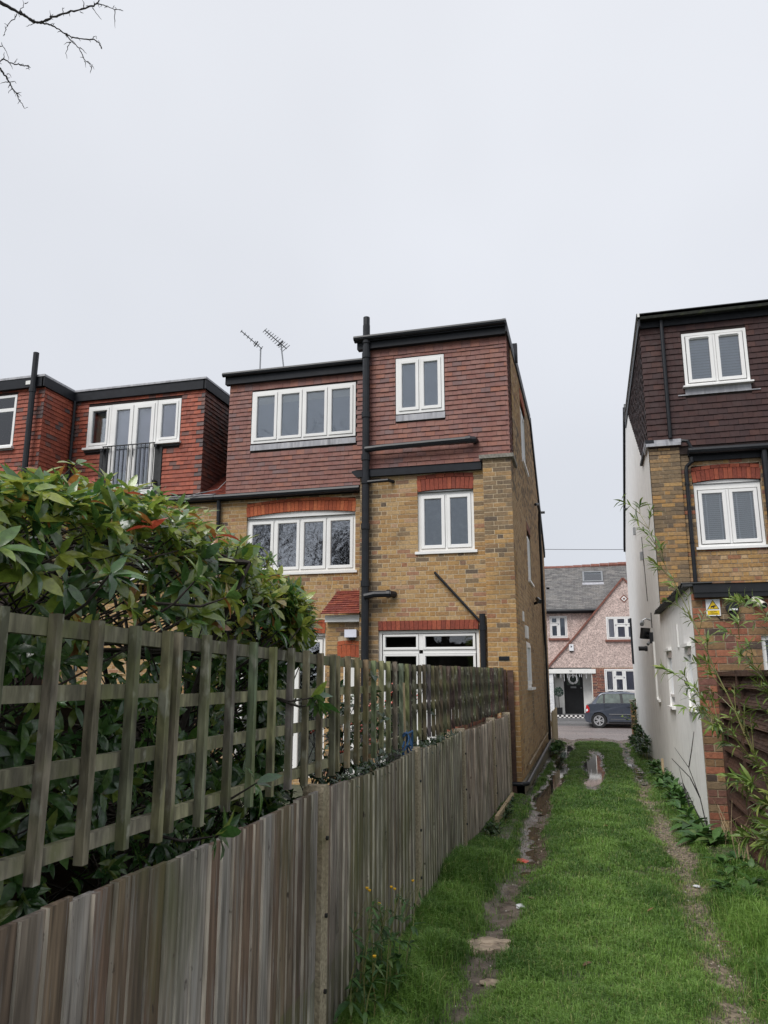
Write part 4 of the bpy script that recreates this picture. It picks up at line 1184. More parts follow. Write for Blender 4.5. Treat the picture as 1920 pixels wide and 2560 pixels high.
mb = MB(); mb.box(rf, -.26, .78, 2.45, 2.69, .0, .03); mb.build('flashing', M['lead'], hp)
pipe(hp, [(-7, 37.72, 3.05), (.36, 37.72, 3.04)], .07, 'gutter')
mb = MB(); mb.box(XYZ, -7, .34, 37.80, 37.995, 2.93, 3.05); mb.build('eaves_board', M['fascia'], hp)


def casement(fr, r, cols, tops, back, name='window', nf=-.02, **k):
    L_ = []
    for (a, b), t in zip(cols, tops):
        if t: L_ += [(a, b, r[2] + .06, r[3] - .42), (a, b, r[3] - .36, r[3] - .06)]
        else: L_.append((a, b, r[2] + .06, r[3] - .06))
    return window(hp, fr, *r, L_, nf=nf, back=back, backn=-.02, fw=.05, sw=.04, sill=0, name=name, **k)


casement(RH, WA, [(-1.81, -1.49), (-1.43, -1.11)], [1, 0], 'blind', slats=.06)
casement(RG, WB_, [(.79, 1.13), (1.19, 1.60), (1.66, 2.29)], [0, 1, 1], 'lilac', nf=0)
wc = casement(RG, WCC, [(.58, .93), (.99, 1.36), (1.42, 2.14)], [0, 1, 0], 'lilac', nf=.02)
mb = MB()
for r, f in ((WA, RH), (WB_, RG), (WCC, RG)): mb.box(f, r[0] - .08, r[1] + .06, r[2] - .10, r[2] - .001, -.05, .08)
mb.build('window_ledge', M['redtrim'], hp)
# ground floor: white porch, red brick
P = Pieces()
mb = MB(); panel(mb, RG, -.04, 5.2, -2.05, .384, [WCC], -.006); mb.build('mortar', M['mortar'], hp)
lay_bricks(P, RG, -.03, 2.6, -2.03, .37, [(WCC[0], WCC[1], WCC[2] - .1, WCC[3])], 'facing')
lay_bricks(P, RG, -2.05, -1.80, -2.03, .12, [], 'whitebrick')
mb = MB()
mb.box(RG, -2.05, -1.80, -2.03, .12, -.3, -.004); mb.box(RV, -1.80, -1.36, -2.03, .30, -.1, 0); mb.box(RV, -.47, -.04, -2.03, .30, -.1, 0); mb.box(RV, -1.36, -.47, .19, .30, -.1, 0)
mb.box(XYZ, -.06, -.035, 37.702, 38.55, -2.03, .30)
mb.box(RG, -2.06, .14, .12, .32, -.05, .06)
mb.box(XYZ, -1.8, -.06, 37.72, 38.55, .305, .33)
mb.build('porch', M['whitepaint'], hp)
mb = MB(); mb.box(RH, -7, -2.06, -2.05, .40, -.2, 0); mb.build('lower_wall', M['pink'], hp)
for r in range(2):
    for i in range(17):
        P.put('brick', rear(37.40), -1.80 + .05 + i * .1, -1.79 - r * .08, .096, .078, 'whitecheck' if (i + r) % 2 else 'blackcheck', n=.002, d=.02)
P.finish(hp, 'brick', M['redbrick'], limit=90, mass='brickwork')
mb = MB(); mb.box(XYZ, -1.82, -.06, 37.41, 38.55, -2.05, -1.745); mb.build('step', M['paving'], hp)
mb = MB(); mb.box(XYZ, -1.85, 5, 37.30, 37.40, -2.05, -1.875); mb.build('plinth', M['paving'], hp)
mb = MB(); mb.box(RV, -1.36, -.47, -1.74, .19, -.08, -.02)
dr = mb.build('front_door', M['blacktrim'], hp)
mb = MB()
for u0, u1, v0, v1 in ((-1.27, -.96, -1.55, -.75), (-.87, -.56, -1.55, -.75)): mb.box(RV, u0, u1, v0, v1, -.019, -.006)
mb.box(RV, -1.30, -.53, -.72, -.68, -.019, .0); mb.build('door_panel', M['blacktrim'], dr)
mb = MB(); mb.box(RV, -1.22, -.61, -.42, .10, -.019, -.010); mb.build('door_glass', M['carglass'], dr)
mb = MB(); mb.box(RV, -1.05, -.79, -.56, -.48, -.018, .0); mb.tube([RV.p(-.57, -.55, -.02), RV.p(-.57, -.55, .04)], .03, 7); mb.build('letter_plate', M['steel'], dr)
text('95', RG, -.98, .175, .062, .13, M['ink'], hp, 'house_number')
mb = MB(); q = .17
for k, (s, n_) in enumerate(((.20, .004), (.13, .012), (.06, .02))):
    b = MB(); b.prism(RG, [(1.60 - s, 3.54), (1.60, 3.54 - s), (1.60 + s, 3.54), (1.60, 3.54 + s)], -.01, n_); b.build('diamond_ornament', M['redtrim'] if k != 1 else M['whitepaint'], hp)
mb = MB(); mb.box(XYZ, -7, 7, 38.7, 44, -2, 3); mb.build('shell', M['tile_under'], hp)
al = MB(); al.prism(RG, [(-1.0, 1.16), (-.80, 1.16), (-.80, 1.46), (-1.0, 1.46)], .002, .09)
al = tag(al.build('alarm_box', M['signwhite']), 'white burglar alarm box on the pink gable wall', 'alarm box')
b = MB(); b.prism(RG, [(-.93, 1.30), (-.87, 1.33), (-.87, 1.36), (-.93, 1.42)], .091, .095); b.box(RG, -.99, -.81, 1.125, 1.158, .01, .08); b.build('emblem', M['ink'], al)

# porch lanterns, topiary, wreath, icicle lights
lt = thing('wall_lantern', (-1.60, 38.53, .05), 'grey wall lantern on the white wall left of the black door', 'lantern', 'lanterns either side of the black front door')
lf = rear(38.55)
mb = MB(); mb.tube([(-1.60, 38.54, -.10), (-1.60, 38.46, -.12), (-1.60, 38.42, -.06)], .015, 5); mb.tube([(-1.60, 38.42, .17), (-1.60, 38.42, .20), (-1.60, 38.42, .24)], [.11, .07, .01], 6); mb.build('bracket', M['steel'], lt)
mb = MB(); mb.tube([(-1.60, 38.42, -.08), (-1.60, 38.42, .17)], [.05, .095], 6); mb.build('lantern_glass', M['carglass'], lt)
l2 = copy_tree(lt); l2.location.x = -.26; l2['label'] = 'grey wall lantern on the white wall right of the black door'

# ---------------------------------------------------------------- leaves
def leaf_unit(w, fold=.12, droop=.25, twist=0.):
    """unit leaf: +Y along the midrib, length 1, width w, normal +Z"""
    ts = [0, .22, .5, .78]; ws = [.06, .72, 1.0, .62]
    V = []
    for t, k in zip(ts, ws):
        h = w * k / 2; z = -droop * t * t; e = twist * t * h
        V += [(-h, t, z + fold * h * 2 - e), (0, t, z), (h, t, z + fold * h * 2 + e)]
    V.append((0, 1, -droop))
    fs = []
    for r in range(3):
        a = r * 3; fs += [(a, a + 1, a + 4, a + 3), (a + 1, a + 2, a + 5, a + 4)]
    fs += [(9, 10, 12), (10, 11, 12)]
    return np.array(V, float), fs


LEAF = {'broad': leaf_unit(.36), 'broad2': leaf_unit(.33, .2, .42, .3), 'broad3': leaf_unit(.40, .06, .12, -.3), 'lance': leaf_unit(.19, .15, .25), 'lance2': leaf_unit(.21, .05, .5, .5),
        'oval': leaf_unit(.55, .12, .3), 'dock': leaf_unit(.34, .15, .55, .3)}
for k, v in LEAF.items(): UNIT[k] = v
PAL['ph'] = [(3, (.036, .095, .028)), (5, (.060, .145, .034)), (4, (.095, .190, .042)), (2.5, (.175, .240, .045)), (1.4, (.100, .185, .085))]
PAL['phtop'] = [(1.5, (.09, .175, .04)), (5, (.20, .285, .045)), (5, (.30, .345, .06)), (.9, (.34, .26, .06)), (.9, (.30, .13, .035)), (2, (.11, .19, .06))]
PAL['phred'] = [(3, (.38, .065, .035)), (2, (.32, .15, .04)), (1, (.42, .20, .12))]
PAL['bam'] = [(4, (.14, .22, .045)), (4, (.18, .26, .055)), (2, (.10, .165, .045)), (3, (.25, .30, .075)), (1, (.22, .28, .16))]
PAL['herb'] = [(4, (.050, .120, .028)), (4, (.065, .145, .030)), (3, (.038, .095, .028)), (1, (.10, .16, .04))]
PAL['ivy'] = [(4, (.022, .055, .018)), (3, (.035, .075, .022)), (2, (.055, .085, .025))]
PAL['dead'] = [(2, (.16, .085, .035)), (2, (.10, .055, .03)), (1, (.22, .15, .07))]


def put_leaf(P, kind, p, d, up, L_, pal, wk=1.):
    d = Vector(d).normalized(); s = d.cross(Vector(up))
    if s.length < 1e-3: s = d.cross(Vector((1, .2, 0)))
    s.normalize(); n = s.cross(d)
    ws = [a for a, _ in PAL[pal]]; idx = random.choices(range(len(ws)), ws)[0]
    m = Matrix(((s.x * L_ * wk, d.x * L_, n.x * L_, p[0]), (s.y * L_ * wk, d.y * L_, n.y * L_, p[1]), (s.z * L_ * wk, d.z * L_, n.z * L_, p[2]), (0, 0, 0, 1)))
    P.L.append((0, kind, pal, idx, m))


def show_leaves(P):
    """rank leaves by the size they show: nearest and not behind other leaves of the plant"""
    vs, fs = [], []
    for i, (_, kind, pal, idx, m) in enumerate(P.L):
        V = UNIT[kind][0]; h = abs(V[6][0])
        vs += [m @ Vector((0, 0, 0)), m @ Vector((h, .5, V[7][2])), m @ Vector((0, 1, V[12][2])), m @ Vector((-h, .5, V[7][2]))]
        fs.append((4 * i, 4 * i + 1, 4 * i + 2, 4 * i + 3))
    bv = BVHTree.FromPolygons(vs, fs)
    for i, (_, kind, pal, idx, m) in enumerate(P.L):
        c = .5 * (vs[4 * i + 1] + vs[4 * i + 3]); q = px(c); sc = 0
        if q and -10 < q[0] < 1930 and -10 < q[1] < 2570:
            hit = bv.ray_cast(Vector((0, 0, 0)), c.normalized())
            a = (vs[4 * i + 2] - vs[4 * i]).cross(vs[4 * i + 3] - vs[4 * i + 1])
            sc = abs(a.dot(c.normalized())) / c.length_squared * (1 if hit[2] is not None and hit[2] == i else .02)
        P.L[i] = (sc, kind, pal, idx, m)


def rosette(P, p, axis, n, L_, pal, kinds, spread=(.5, 1.2), wk=1.):
    axis = Vector(axis).normalized()
    a = axis.cross(Vector((.3, .2, .9)) if abs(axis.z) > .9 else Vector((0, 0, 1))).normalized(); b = axis.cross(a)
    t0 = random.uniform(0, 6.28)
    for i in range(n):
        t = t0 + i * 2.4 + random.uniform(-.3, .3)
        f = random.uniform(*spread)
        d = axis * math.cos(f) + (a * math.cos(t) + b * math.sin(t)) * math.sin(f)
        d.z -= random.uniform(0, .25)
        put_leaf(P, random.choice(kinds), Vector(p) - axis * random.uniform(0, .03), d, axis + Vector((0, 0, .5)), L_ * random.uniform(.7, 1.15), pal, wk)


# topiary balls in black pots
t = thing('topiary_tree', (-1.58, 37.70, -1.745), 'small ball topiary tree in a square black pot left of the black door', 'topiary tree', 'potted topiary trees by the front door')
mb = MB(); bx_ = F((-1.58, 37.70, 0), (1, 0, 0), (0, 1, 0)); mb.box(bx_, -.135, .135, -.13, .13, -1.742, -1.43); mb.build('pot', M['blacktrim'], t)
mb = MB(); mb.tube([(-1.58, 37.7, -1.45), (-1.59, 37.7, -1.1), (-1.58, 37.7, -.85)], .016, 5); mb.build('trunk', M['bark'], t)
TP = Pieces()
PAL['top'] = [(3, (.012, .040, .028)), (3, (.018, .055, .035)), (1, (.03, .075, .045))]
for i in range(330):
    d = Vector(rng.normal(size=3)).normalized()
    put_leaf(TP, 'oval', Vector((-1.58, 37.7, -.72)) + d * .185 * random.uniform(.75, 1.08), d + Vector(rng.normal(size=3)) * .6, d, .065, 'top')
TP.finish(t, 'leaf', M['topiary'], limit=0, mass='crown')
t2 = copy_tree(t); t2.location.x = -.235; t2['label'] = 'small ball topiary tree behind the tail of the blue-grey car'
t = thing('wreath', (-.92, 38.53, -.12), 'dark christmas wreath with pale baubles on the black front door', 'wreath')
mb = MB()
mb.tube([RV.p(-.92 + .20 * math.cos(a), -.14 + .20 * math.sin(a), .03) for a in np.linspace(0, 6.283, 17)], .055, 6); mb.build('ring', M['topiary'], t)
mb = MB()
for a in np.linspace(.3, 5.9, 8): mb.tube([RV.p(-.92 + .21 * math.cos(a), -.14 + .21 * math.sin(a), .08), RV.p(-.92 + .21 * math.cos(a), -.14 + .21 * math.sin(a), .10)], .013, 6)
mb.build('bauble', M['signwhite'], t)
t = thing('icicle_lights', (-.9, 37.83, .1), 'white icicle light strings hanging from the porch edge above the door', 'string lights')
mb = MB()
for u in (-1.72, -1.45, -1.30, -1.15, -1.08, -.90, -.74, -.60, -.52, -.30):
    l_ = random.uniform(.12, .38); mb.tube([RG.p(u, .12, .03), RG.p(u + .01, .12 - l_, .03)], .009, 4)
mb.build('strand', M['signwhite'], t)

# ---------------------------------------------------------------- the parked car
cz, cy, cx = -2.10, 34.0, -.44                    # ground, near side, tail
car = thing('parked_car', (1.2, 34.8, cz), 'blue-grey hatchback parked across the end of the lane', 'car')
CW = 1.64
prof_low = [(.02, .42), (.06, .30), (.14, .20)]
arch_r = lambda c, r, a0, a1, n: [(c + r * math.cos(t), .30 + r * math.sin(t)) for t in np.linspace(a0, a1, n)]
body_side = [(.02, .46), (.08, .24), (.22, .20)] + arch_r(.585, .345, math.pi + .25, -.25, 12) + [(1.0, .19), (2.7, .19)] + arch_r(3.05, .345, math.pi + .25, -.25, 12) + \
    [(3.42, .20), (3.70, .24), (3.86, .40), (3.87, .58), (3.78, .76), (3.40, .92), (2.86, 1.00), (2.0, .99), (1.0, .985), (.30, .975), (.12, .92), (.07, .76), (.06, .60)]
glass_side = [(.30, .970), (.42, 1.10), (.60, 1.30), (.70, 1.395), (.85, 1.435), (1.25, 1.465), (1.75, 1.46), (2.15, 1.40), (2.55, 1.18), (2.90, .99)]


def inset(z): return .02 + max(0, .42 - z) * .10 + max(0, z - .72) * .05 + max(0, z - .985) * .30


def car_slab(poly, x_steps=True):
    vs, fs = [], []
    m = len(poly)
    cols = (0, .04, .5, .96, 1)
    for s in cols:
        for (x, z) in poly:
            e = inset(z); y = e + (CW - 2 * e) * (s if s in (0, 1) else s)
            k = .035 if s in (0, 1) else 0
            xc = x + (.03 if x < .4 else (-.03 if x > 3.5 else 0)) * (1 if s in (0, 1) else 0)
            zc = z - (.03 if z > 1.39 and s in (0, 1) else 0)
            vs.append((cx + xc, cy + y, cz + zc))
    for i in range(len(cols) - 1):
        for j in range(m):
            k = (j + 1) % m
            fs.append((i * m + j, i * m + k, (i + 1) * m + k, (i + 1) * m + j))
    fs.append(tuple(range(m - 1, -1, -1))); fs.append(tuple((len(cols) - 1) * m + j for j in range(m)))
    return vs, fs


vs, fs = car_slab(body_side); mb = MB(); mb.add(vs, fs); bd = mb.build('body', M['carpaint'], car)
vs, fs = car_slab(glass_side); mb = MB(); mb.add(vs, fs); mb.build('roof', M['carpaint'], car)


def side_poly(name, poly, off, mat, parent=car):
    mb = MB(); P_ = []
    for y_off in (off, -.012):
        P_.append([(cx + x, cy + inset(z) - y_off, cz + z) for x, z in poly])
    m = len(poly)
    mb.add(P_[0] + P_[1], [tuple(range(m)), tuple(range(2 * m - 1, m - 1, -1))] + [(i, m + i, m + (i + 1) % m, (i + 1) % m) for i in range(m)])
    return mb.build(name, M[mat], parent)


side_poly('window', [(.52, 1.02), (.60, 1.17), (.70, 1.30), (.76, 1.335), (.80, 1.33), (.78, 1.00), (.56, 1.0)], .006, 'carglass')
side_poly('window', [(.87, 1.005), (.88, 1.33), (.93, 1.365), (1.42, 1.375), (1.46, 1.34), (1.49, 1.01)], .006, 'carglass')
side_poly('window', [(1.60, 1.01), (1.57, 1.36), (1.66, 1.372), (2.05, 1.34), (2.35, 1.18), (2.58, 1.02)], .006, 'carglass')
side_poly('window_surround', [(.50, .99), (.62, 1.24), (.74, 1.365), (.92, 1.385), (1.7, 1.392), (2.08, 1.36), (2.66, 1.0)], .002, 'blacktrim')
side_poly('tail_light', [(.095, .62), (.10, .90), (.16, .93), (.235, .80), (.22, .64)], .012, 'redlens')
side_poly('reversing_light', [(.095, .66), (.098, .76), (.165, .77), (.17, .69)], .016, 'signwhite')
side_poly('bumper', [(.0, .46), (.03, .60), (.28, .60), (.26, .52), (.21, .40), (.22, .24), (.07, .26)], .010, 'carpaint')
side_poly('rubbing_strip', [(1.0, .545), (1.0, .575), (2.65, .575), (2.65, .545)], .012, 'steel')
side_poly('sill', [(.98, .20), (.98, .27), (2.7, .27), (2.7, .20)], .008, 'blacktrim')
side_poly('trim_line', [(1.05, .355), (1.05, .372), (2.66, .372), (2.66, .355)], .008, 'steel')
side_poly('door_handle', [(.87, .865), (.89, .90), (1.04, .895), (1.04, .868)], .025, 'carpaint')
side_poly('door_handle', [(1.72, .865), (1.74, .90), (1.89, .895), (1.89, .868)], .025, 'carpaint')
for x in (.84, 1.53):
    side_poly('door_seam', [(x, .30 if x > 1 else .66), (x + .008, .30 if x > 1 else .66), (x + .008, .985), (x, .985)], .001, 'ink')
mb = MB(); mb.add([(cx + .25, cy + .2, cz + 1.0), (cx + .25, cy + CW - .2, cz + 1.0), (cx + .645, cy + CW - .26, cz + 1.38), (cx + .645, cy + .26, cz + 1.38)], [(0, 3, 2, 1)])
mb.build('rear_window', M['carglass'], car)
mb = MB(); mb.box(XYZ, cx + .58, cx + .80, cy + .22, cy + CW - .22, cz + 1.40, cz + 1.437); mb.build('spoiler', M['carpaint'], car)
for x in (.585, 3.05):
    for y in (cy + .10, cy + CW - .10):
        sgn = -1 if y < cy + .8 else 1
        mb = MB()
        pr = [(.10, .30), (.02, .31), (-.06, .305), (-.10, .27), (-.10, .205), (.10, .205)]
        n = 26; vs, fs = [], []
        for i in range(n):
            a = 6.2832 * i / n
            for (o_, r) in pr: vs.append((cx + x + r * math.cos(a), y - o_ * sgn * -1, cz + .305 + r * math.sin(a)))
        for i in range(n):
            for j in range(6):
                fs.append((i * 6 + j, i * 6 + (j + 1) % 6, ((i + 1) % n) * 6 + (j + 1) % 6, ((i + 1) % n) * 6 + j))
        mb.add(vs, fs); wh = mb.build('wheel', M['rubber'], car)
        r_ = MB(); yo = y + sgn * .075
        fr = F((cx + x, yo, cz + .305), (1, 0, 0), (0, 0, 1)) if sgn < 0 else F((cx + x, yo, cz + .305), (-1, 0, 0), (0, 0, 1))
        for i in range(24):
            a, b = 6.2832 * i / 24, 6.2832 * (i + 1) / 24
            r_.prism(fr, [(.175 * math.cos(a), .175 * math.sin(a)), (.205 * math.cos(a), .205 * math.sin(a)), (.205 * math.cos(b), .205 * math.sin(b)), (.175 * math.cos(b), .175 * math.sin(b))], -.03, .02)
        for i in range(10):
            a = 6.2832 * (i // 2) / 5 + (.2 if i % 2 else -.2); c, s = math.cos(a), math.sin(a)
            r_.prism(fr, [(.04 * c - .014 * s, .04 * s + .014 * c), (.04 * c + .014 * s, .04 * s - .014 * c), (.18 * c + .018 * s, .18 * s - .018 * c), (.18 * c - .018 * s, .18 * s + .018 * c)], -.02, .012)
        r_.tube([fr.p(0, 0, -.02), fr.p(0, 0, .018)], .05, 12)
        r_.build('rim', M['alloy'], wh)
        k_ = MB(); k_.tube([fr.p(0, 0, -.12), fr.p(0, 0, -.035)], .2, 16); k_.build('brake_drum', M['ink'], wh)
mb = MB(); mb.box(XYZ, cx + .25, cx + 3.4, cy + .12, cy + CW - .12, cz + .21, cz + .6); mb.build('underbody', M['ink'], car)

# ---------------------------------------------------------------- street edge
gp = thing('gate_pier', (1.22, 25.2, -2.0), 'weathered brick gate pier with a stone cap beside the white wall', 'gate pier')
P = Pieces()
mb = MB(); mb.box(XYZ, 1.065, 1.40, 25.01, 25.35, -2.1, -.76); mb.build('mortar', M['mortar_dark'], gp)
lay_bricks(P, rear(25.0), 1.06, 1.40, -2.05, -.76, [], 'orange', palfn=lambda u, v: random.choice(['orange', 'mixed', 'sooty'])); lay_bricks(P, west(1.06), -25.35, -25.0, -2.05, -.76, [], 'mixed')
P.finish(gp, 'brick', M['brick'], limit=0, mass='brickwork')
mb = MB(); mb.box(XYZ, 1.03, 1.43, 24.97, 25.38, -.76, -.70); mb.build('cap_stone', M['stonecap'], gp)
tf = thing('board_fence', (-1.1, 22.7, -1.95), 'short pale vertical board fence at the street corner of the brick house', 'fence')
for i in range(10):
    y = 21.38 + i * .28
    b = MB(); b.box(east(-1.10 + .004 * (i % 2)), y, y + .272, -2.1, -.93 + random.uniform(-.03, .03), -.02, .012); b.build('board', M['palewood'], tf)
b = MB(); b.box(east(-1.13), 21.36, 24.2, -1.3, -1.2, -.03, .0); b.box(east(-1.13), 21.36, 24.2, -1.85, -1.75, -.03, 0); b.build('rail', M['palewood'], tf)
b = MB(); b.tube([(x, 30 + .0 * x, 4.72 - .044 * x + .0016 * x * x) for x in np.linspace(-16, 14, 24)], .010, 5)
tag(b.build('overhead_cable', M['ink']), 'thin overhead cable strung across the street above the slate roof', 'cable')

# ---------------------------------------------------------------- feather-edge fence along the lane
fx = lerp_fn([(-2, -1.38), (8.4, -1.38), (12.4, -1.30)])
ff = thing('board_fence', (-1.38, 6.5, -1.8), 'long weathered feather-edge fence with concrete posts along the grass lane', 'fence')
PY = [-.90, 1.38, 3.92, 6.15, 8.40, 10.65, 12.33]
BC = [(.170, .108, .078), (.20, .142, .108), (.13, .084, .062), (.24, .195, .16), (.175, .122, .084), (.15, .106, .076), (.11, .072, .055), (.29, .26, .235), (.25, .21, .18)]
for a, b in zip(PY, PY[1:]):
    y0, y1 = a + .055, b - .055
    n = max(2, round((y1 - y0) / .099)); s = (y1 - y0) / n
    fr = F((fx(y0), y0, 0), Vector((fx(y1) - fx(y0), y1 - y0, 0)), (0, 0, 1))
    Lp = math.hypot(fx(y1) - fx(y0), y1 - y0)
    for i in range(n):
        u = i * Lp / n; w = Lp / n + .012
        t = (i + .5) / n
        top = -.565 - .028 * math.sin(math.pi * t) + random.uniform(-.004, .004) + .003 * math.sin(i * 1.7 + a)
        c = random.choice(BC)
        g = .25 + .5 * random.random() if 4.3 < y0 + u < 8.5 else .12 * random.random()
        c = tuple(x * (1 - g) + y * g for x, y in zip(c, (.115, .115, .045)))
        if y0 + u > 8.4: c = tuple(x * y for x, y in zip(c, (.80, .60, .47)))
        ek = random.uniform(.7, 1.15); e = tuple(x * .7 + y * ek * .85 for x, y in zip(c, (.60, .565, .48)))
        zb = ground_z(y0 + u) - .05
        n0, n1 = .020 + random.uniform(-.003, .003), .0075
        lean = random.gauss(0, .004); seg = 3
        mb = MB(); P_ = []
        for k in range(seg + 1):
            v = zb + (top - zb) * k / seg
            wob = random.uniform(-.0025, .0025) if 0 < k < seg else 0
            uu = u + lean * (k / seg)
            P_.append([fr.p(uu, v, n0 + wob), fr.p(uu + w, v, n1), fr.p(uu + w, v, -.008), fr.p(uu, v, -.008)])
        for k in range(seg):
            A, B = P_[k], P_[k + 1]
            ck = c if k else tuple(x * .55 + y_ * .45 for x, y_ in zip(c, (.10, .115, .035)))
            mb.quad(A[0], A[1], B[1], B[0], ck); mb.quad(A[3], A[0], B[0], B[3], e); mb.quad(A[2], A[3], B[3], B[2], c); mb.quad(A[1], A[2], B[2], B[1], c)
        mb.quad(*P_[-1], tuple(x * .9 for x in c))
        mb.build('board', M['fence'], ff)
    for z in (-.78, -1.2, -1.62):
        mb = MB(); mb.box(fr, -.03, Lp + .03, z - .035, z + .035, -.075, -.012, (.15, .11, .08)); mb.build('rail', M['fence'], ff)
for y in PY[1:]:
    fr = east(fx(y))
    mb = MB(); w = .05
    zt = -.545
    pts = [(y - w, -2.0), (y + w, -2.0), (y + w, zt - .03), (y + w * .7, zt), (y - w * .7, zt), (y - w, zt - .03)]
    mb.prism(fr, pts, -.075, .034); po = mb.build('post', M['concrete'], ff)
    mb = MB()
    for z in (-.80, -1.16, -1.5): mb.tube([fr.p(y + .012, z, .034), fr.p(y + .012, z, .046)], .011, 6)
    mb.build('bolt', M['ink'], po)

# ---------------------------------------------------------------- trellis panels above the fence
TJ = [(.62, 2.475), (2.505, 4.305), (4.345, 6.16), (6.20, 8.00), (8.03, 9.84), (9.87, 11.66), (11.69, 12.36)]
tx = lerp_fn([(-2, -1.455), (8.4, -1.455), (12.4, -1.375)])
tz = lerp_fn([(.6, .19), (1.7, .175), (3.7, .125), (6, .095), (8, .10), (12.4, .125)])
TC = [(.225, .215, .125), (.19, .18, .12), (.25, .23, .17), (.15, .14, .10), (.27, .255, .155)]
TD = [(.16, .125, .095), (.13, .105, .08), (.19, .155, .12), (.15, .14, .095)]
TL = ['mossy trellis panel nearest the camera, standing before the large leaves', 'mossy trellis panel second along the fence, in front of the hedge', 'trellis panel with pale green uprights in front of the berry shrub', 'dark trellis panel tied with blue twine, fourth along the fence',
      'dark weathered trellis panel fifth along the fence, before the white garden door', 'dark trellis panel sixth along the fence, next to last before the house', 'narrow end trellis panel against the corner of the brick house']
for k, (a, b) in enumerate(TJ):
    t = thing('trellis_panel', (tx(.5 * (a + b)), .5 * (a + b), -.55), TL[k], 'trellis', 'trellis panels on top of the board fence')
    fr = F((tx(a), a, 0), Vector((tx(b) - tx(a), b - a, 0)), (0, 0, 1)); Lp = math.hypot(tx(b) - tx(a), b - a)
    dk = 1 if k < 3 else (.62 if k == 3 else .48)
    za, zb = tz(a), tz(b)
    n = max(2, round(Lp / (.212 if k < 3 else .196)))
    for i in range(n + 1):
        u = .02 + (Lp - .04) * i / n
        c = tuple(x * dk * random.uniform(.8, 1.15) for x in random.choice(TC if k < 3 else TD))
        top = za + (zb - za) * u / Lp + random.uniform(-.004, .006); bot = -.535 + random.uniform(-.010, .010)
        w = .0145; jx = random.gauss(0, .004)
        mb = MB()
        P_ = [[fr.p(u + dx + jx * q, v, n_ + random.uniform(-.001, .001)) for dx, n_ in ((-w, .0), (w, .0), (w, .030), (-w, .030))] for q, v in ((0, bot), (.5, .5 * (bot + top)), (1, top))]
        for q in range(2):
            for j in range(4): mb.quad(P_[q][j], P_[q][(j + 1) % 4], P_[q + 1][(j + 1) % 4], P_[q + 1][j], c)
        mb.quad(*P_[2], c); mb.quad(*P_[0][::-1], c)
        mb.build('upright', M['trellis'], t)
    for z in (-.025, -.235, -.455):
        c = tuple(x * dk for x in random.choice(TC)); mb = MB()
        o = (za + zb) / 2 - .15
        mb.box(fr, -.005, Lp + .005, z - .045 - (.04 if z > -.1 else .0) * (k > 0), z + (.0) - (.04 if z > -.1 else .0) * (k > 0), -.032, -.001, c); mb.build('rail', M['trellis'], t)
    c = tuple(x * dk for x in random.choice(TC)); mb = MB()
    A, B = fr.p(-.005, za - .058, -.034), fr.p(Lp + .005, zb - .058, -.034)
    N = fr.N * .033; H = Vector((0, 0, .05))
    mb.add([A, B, B + N, A + N, A + H, B + H, B + N + H, A + N + H], [(0, 3, 2, 1), (4, 5, 6, 7), (0, 1, 5, 4), (2, 3, 7, 6), (1, 2, 6, 5), (3, 0, 4, 7)], c); mb.build('top_rail', M['trellis'], t)
    c = tuple(x * .45 for x in TC[1]); mb = MB()
    for u in ([Lp] if 2 < k < 6 else []): mb.box(fr, u - .03, u + .045, -1.85, zb - .06, -.115, -.036, c)
    if 2 < k < 6: mb.build('post', M['trellis'], t)
mb = MB(); mb.box(XYZ, -1.40, -1.31, 12.34, 12.405, -1.85, .10); mb.box(XYZ, -1.29, -1.20, 12.36, 12.40, -1.85, .09)
tag(mb.build('timber_post', M['darkwood']), 'dark upright timber post between the fence end and the brick house corner', 'post')
# twine
t = thing('twine', (-1.42, 6.02, -.55), 'bright blue twine tied round a cane at the trellis foot', 'twine')
mb = MB(); mb.tube([(-1.40 + .03 * math.cos(a * 5) * (1 - a / 9), 5.95 + .09 * math.sin(a * 3.1), -.52 + .10 * math.sin(a * 2.2)) for a in np.linspace(0, 6, 40)], .0075, 5); mb.tube([(-1.40, 5.84, -.44), (-1.39, 6.10, -.42), (-1.40, 6.12, -.60)], .008, 5); mb.build('loop', M['blue'], t)
mb = MB(); mb.tube([(-1.40, 5.90, -.66), (-1.41, 5.90, -.05)], .009, 5)
tag(mb.build('garden_cane', M['palewood']), 'thin pale cane standing against the trellis above the blue twine', 'cane')

# low brick edging behind the far end of the fence
gw = thing('garden_wall', (-1.56, 10.6, -1.8), 'low garden wall capped with bricks behind the far end of the fence', 'wall')
mb = MB(); mb.box(XYZ, -1.68, -1.455, 8.7, 12.3, -1.85, -.60); mb.build('mortar', M['mortar_dark'], gw)
P = Pieces()
for i in range(32): P.put('brick', F((-1.56, 8.76 + i * .112, -.585), (1, 0, 0), (0, 1, 0)), 0, 0, .225, .102, 'mixed', n=.055 + random.uniform(-.004, .006), d=.07)
lay_bricks(P, east(-1.452), 8.7, 12.3, -1.8, -.62, [], 'mixed')
P.finish(gw, 'brick', M['brick'])

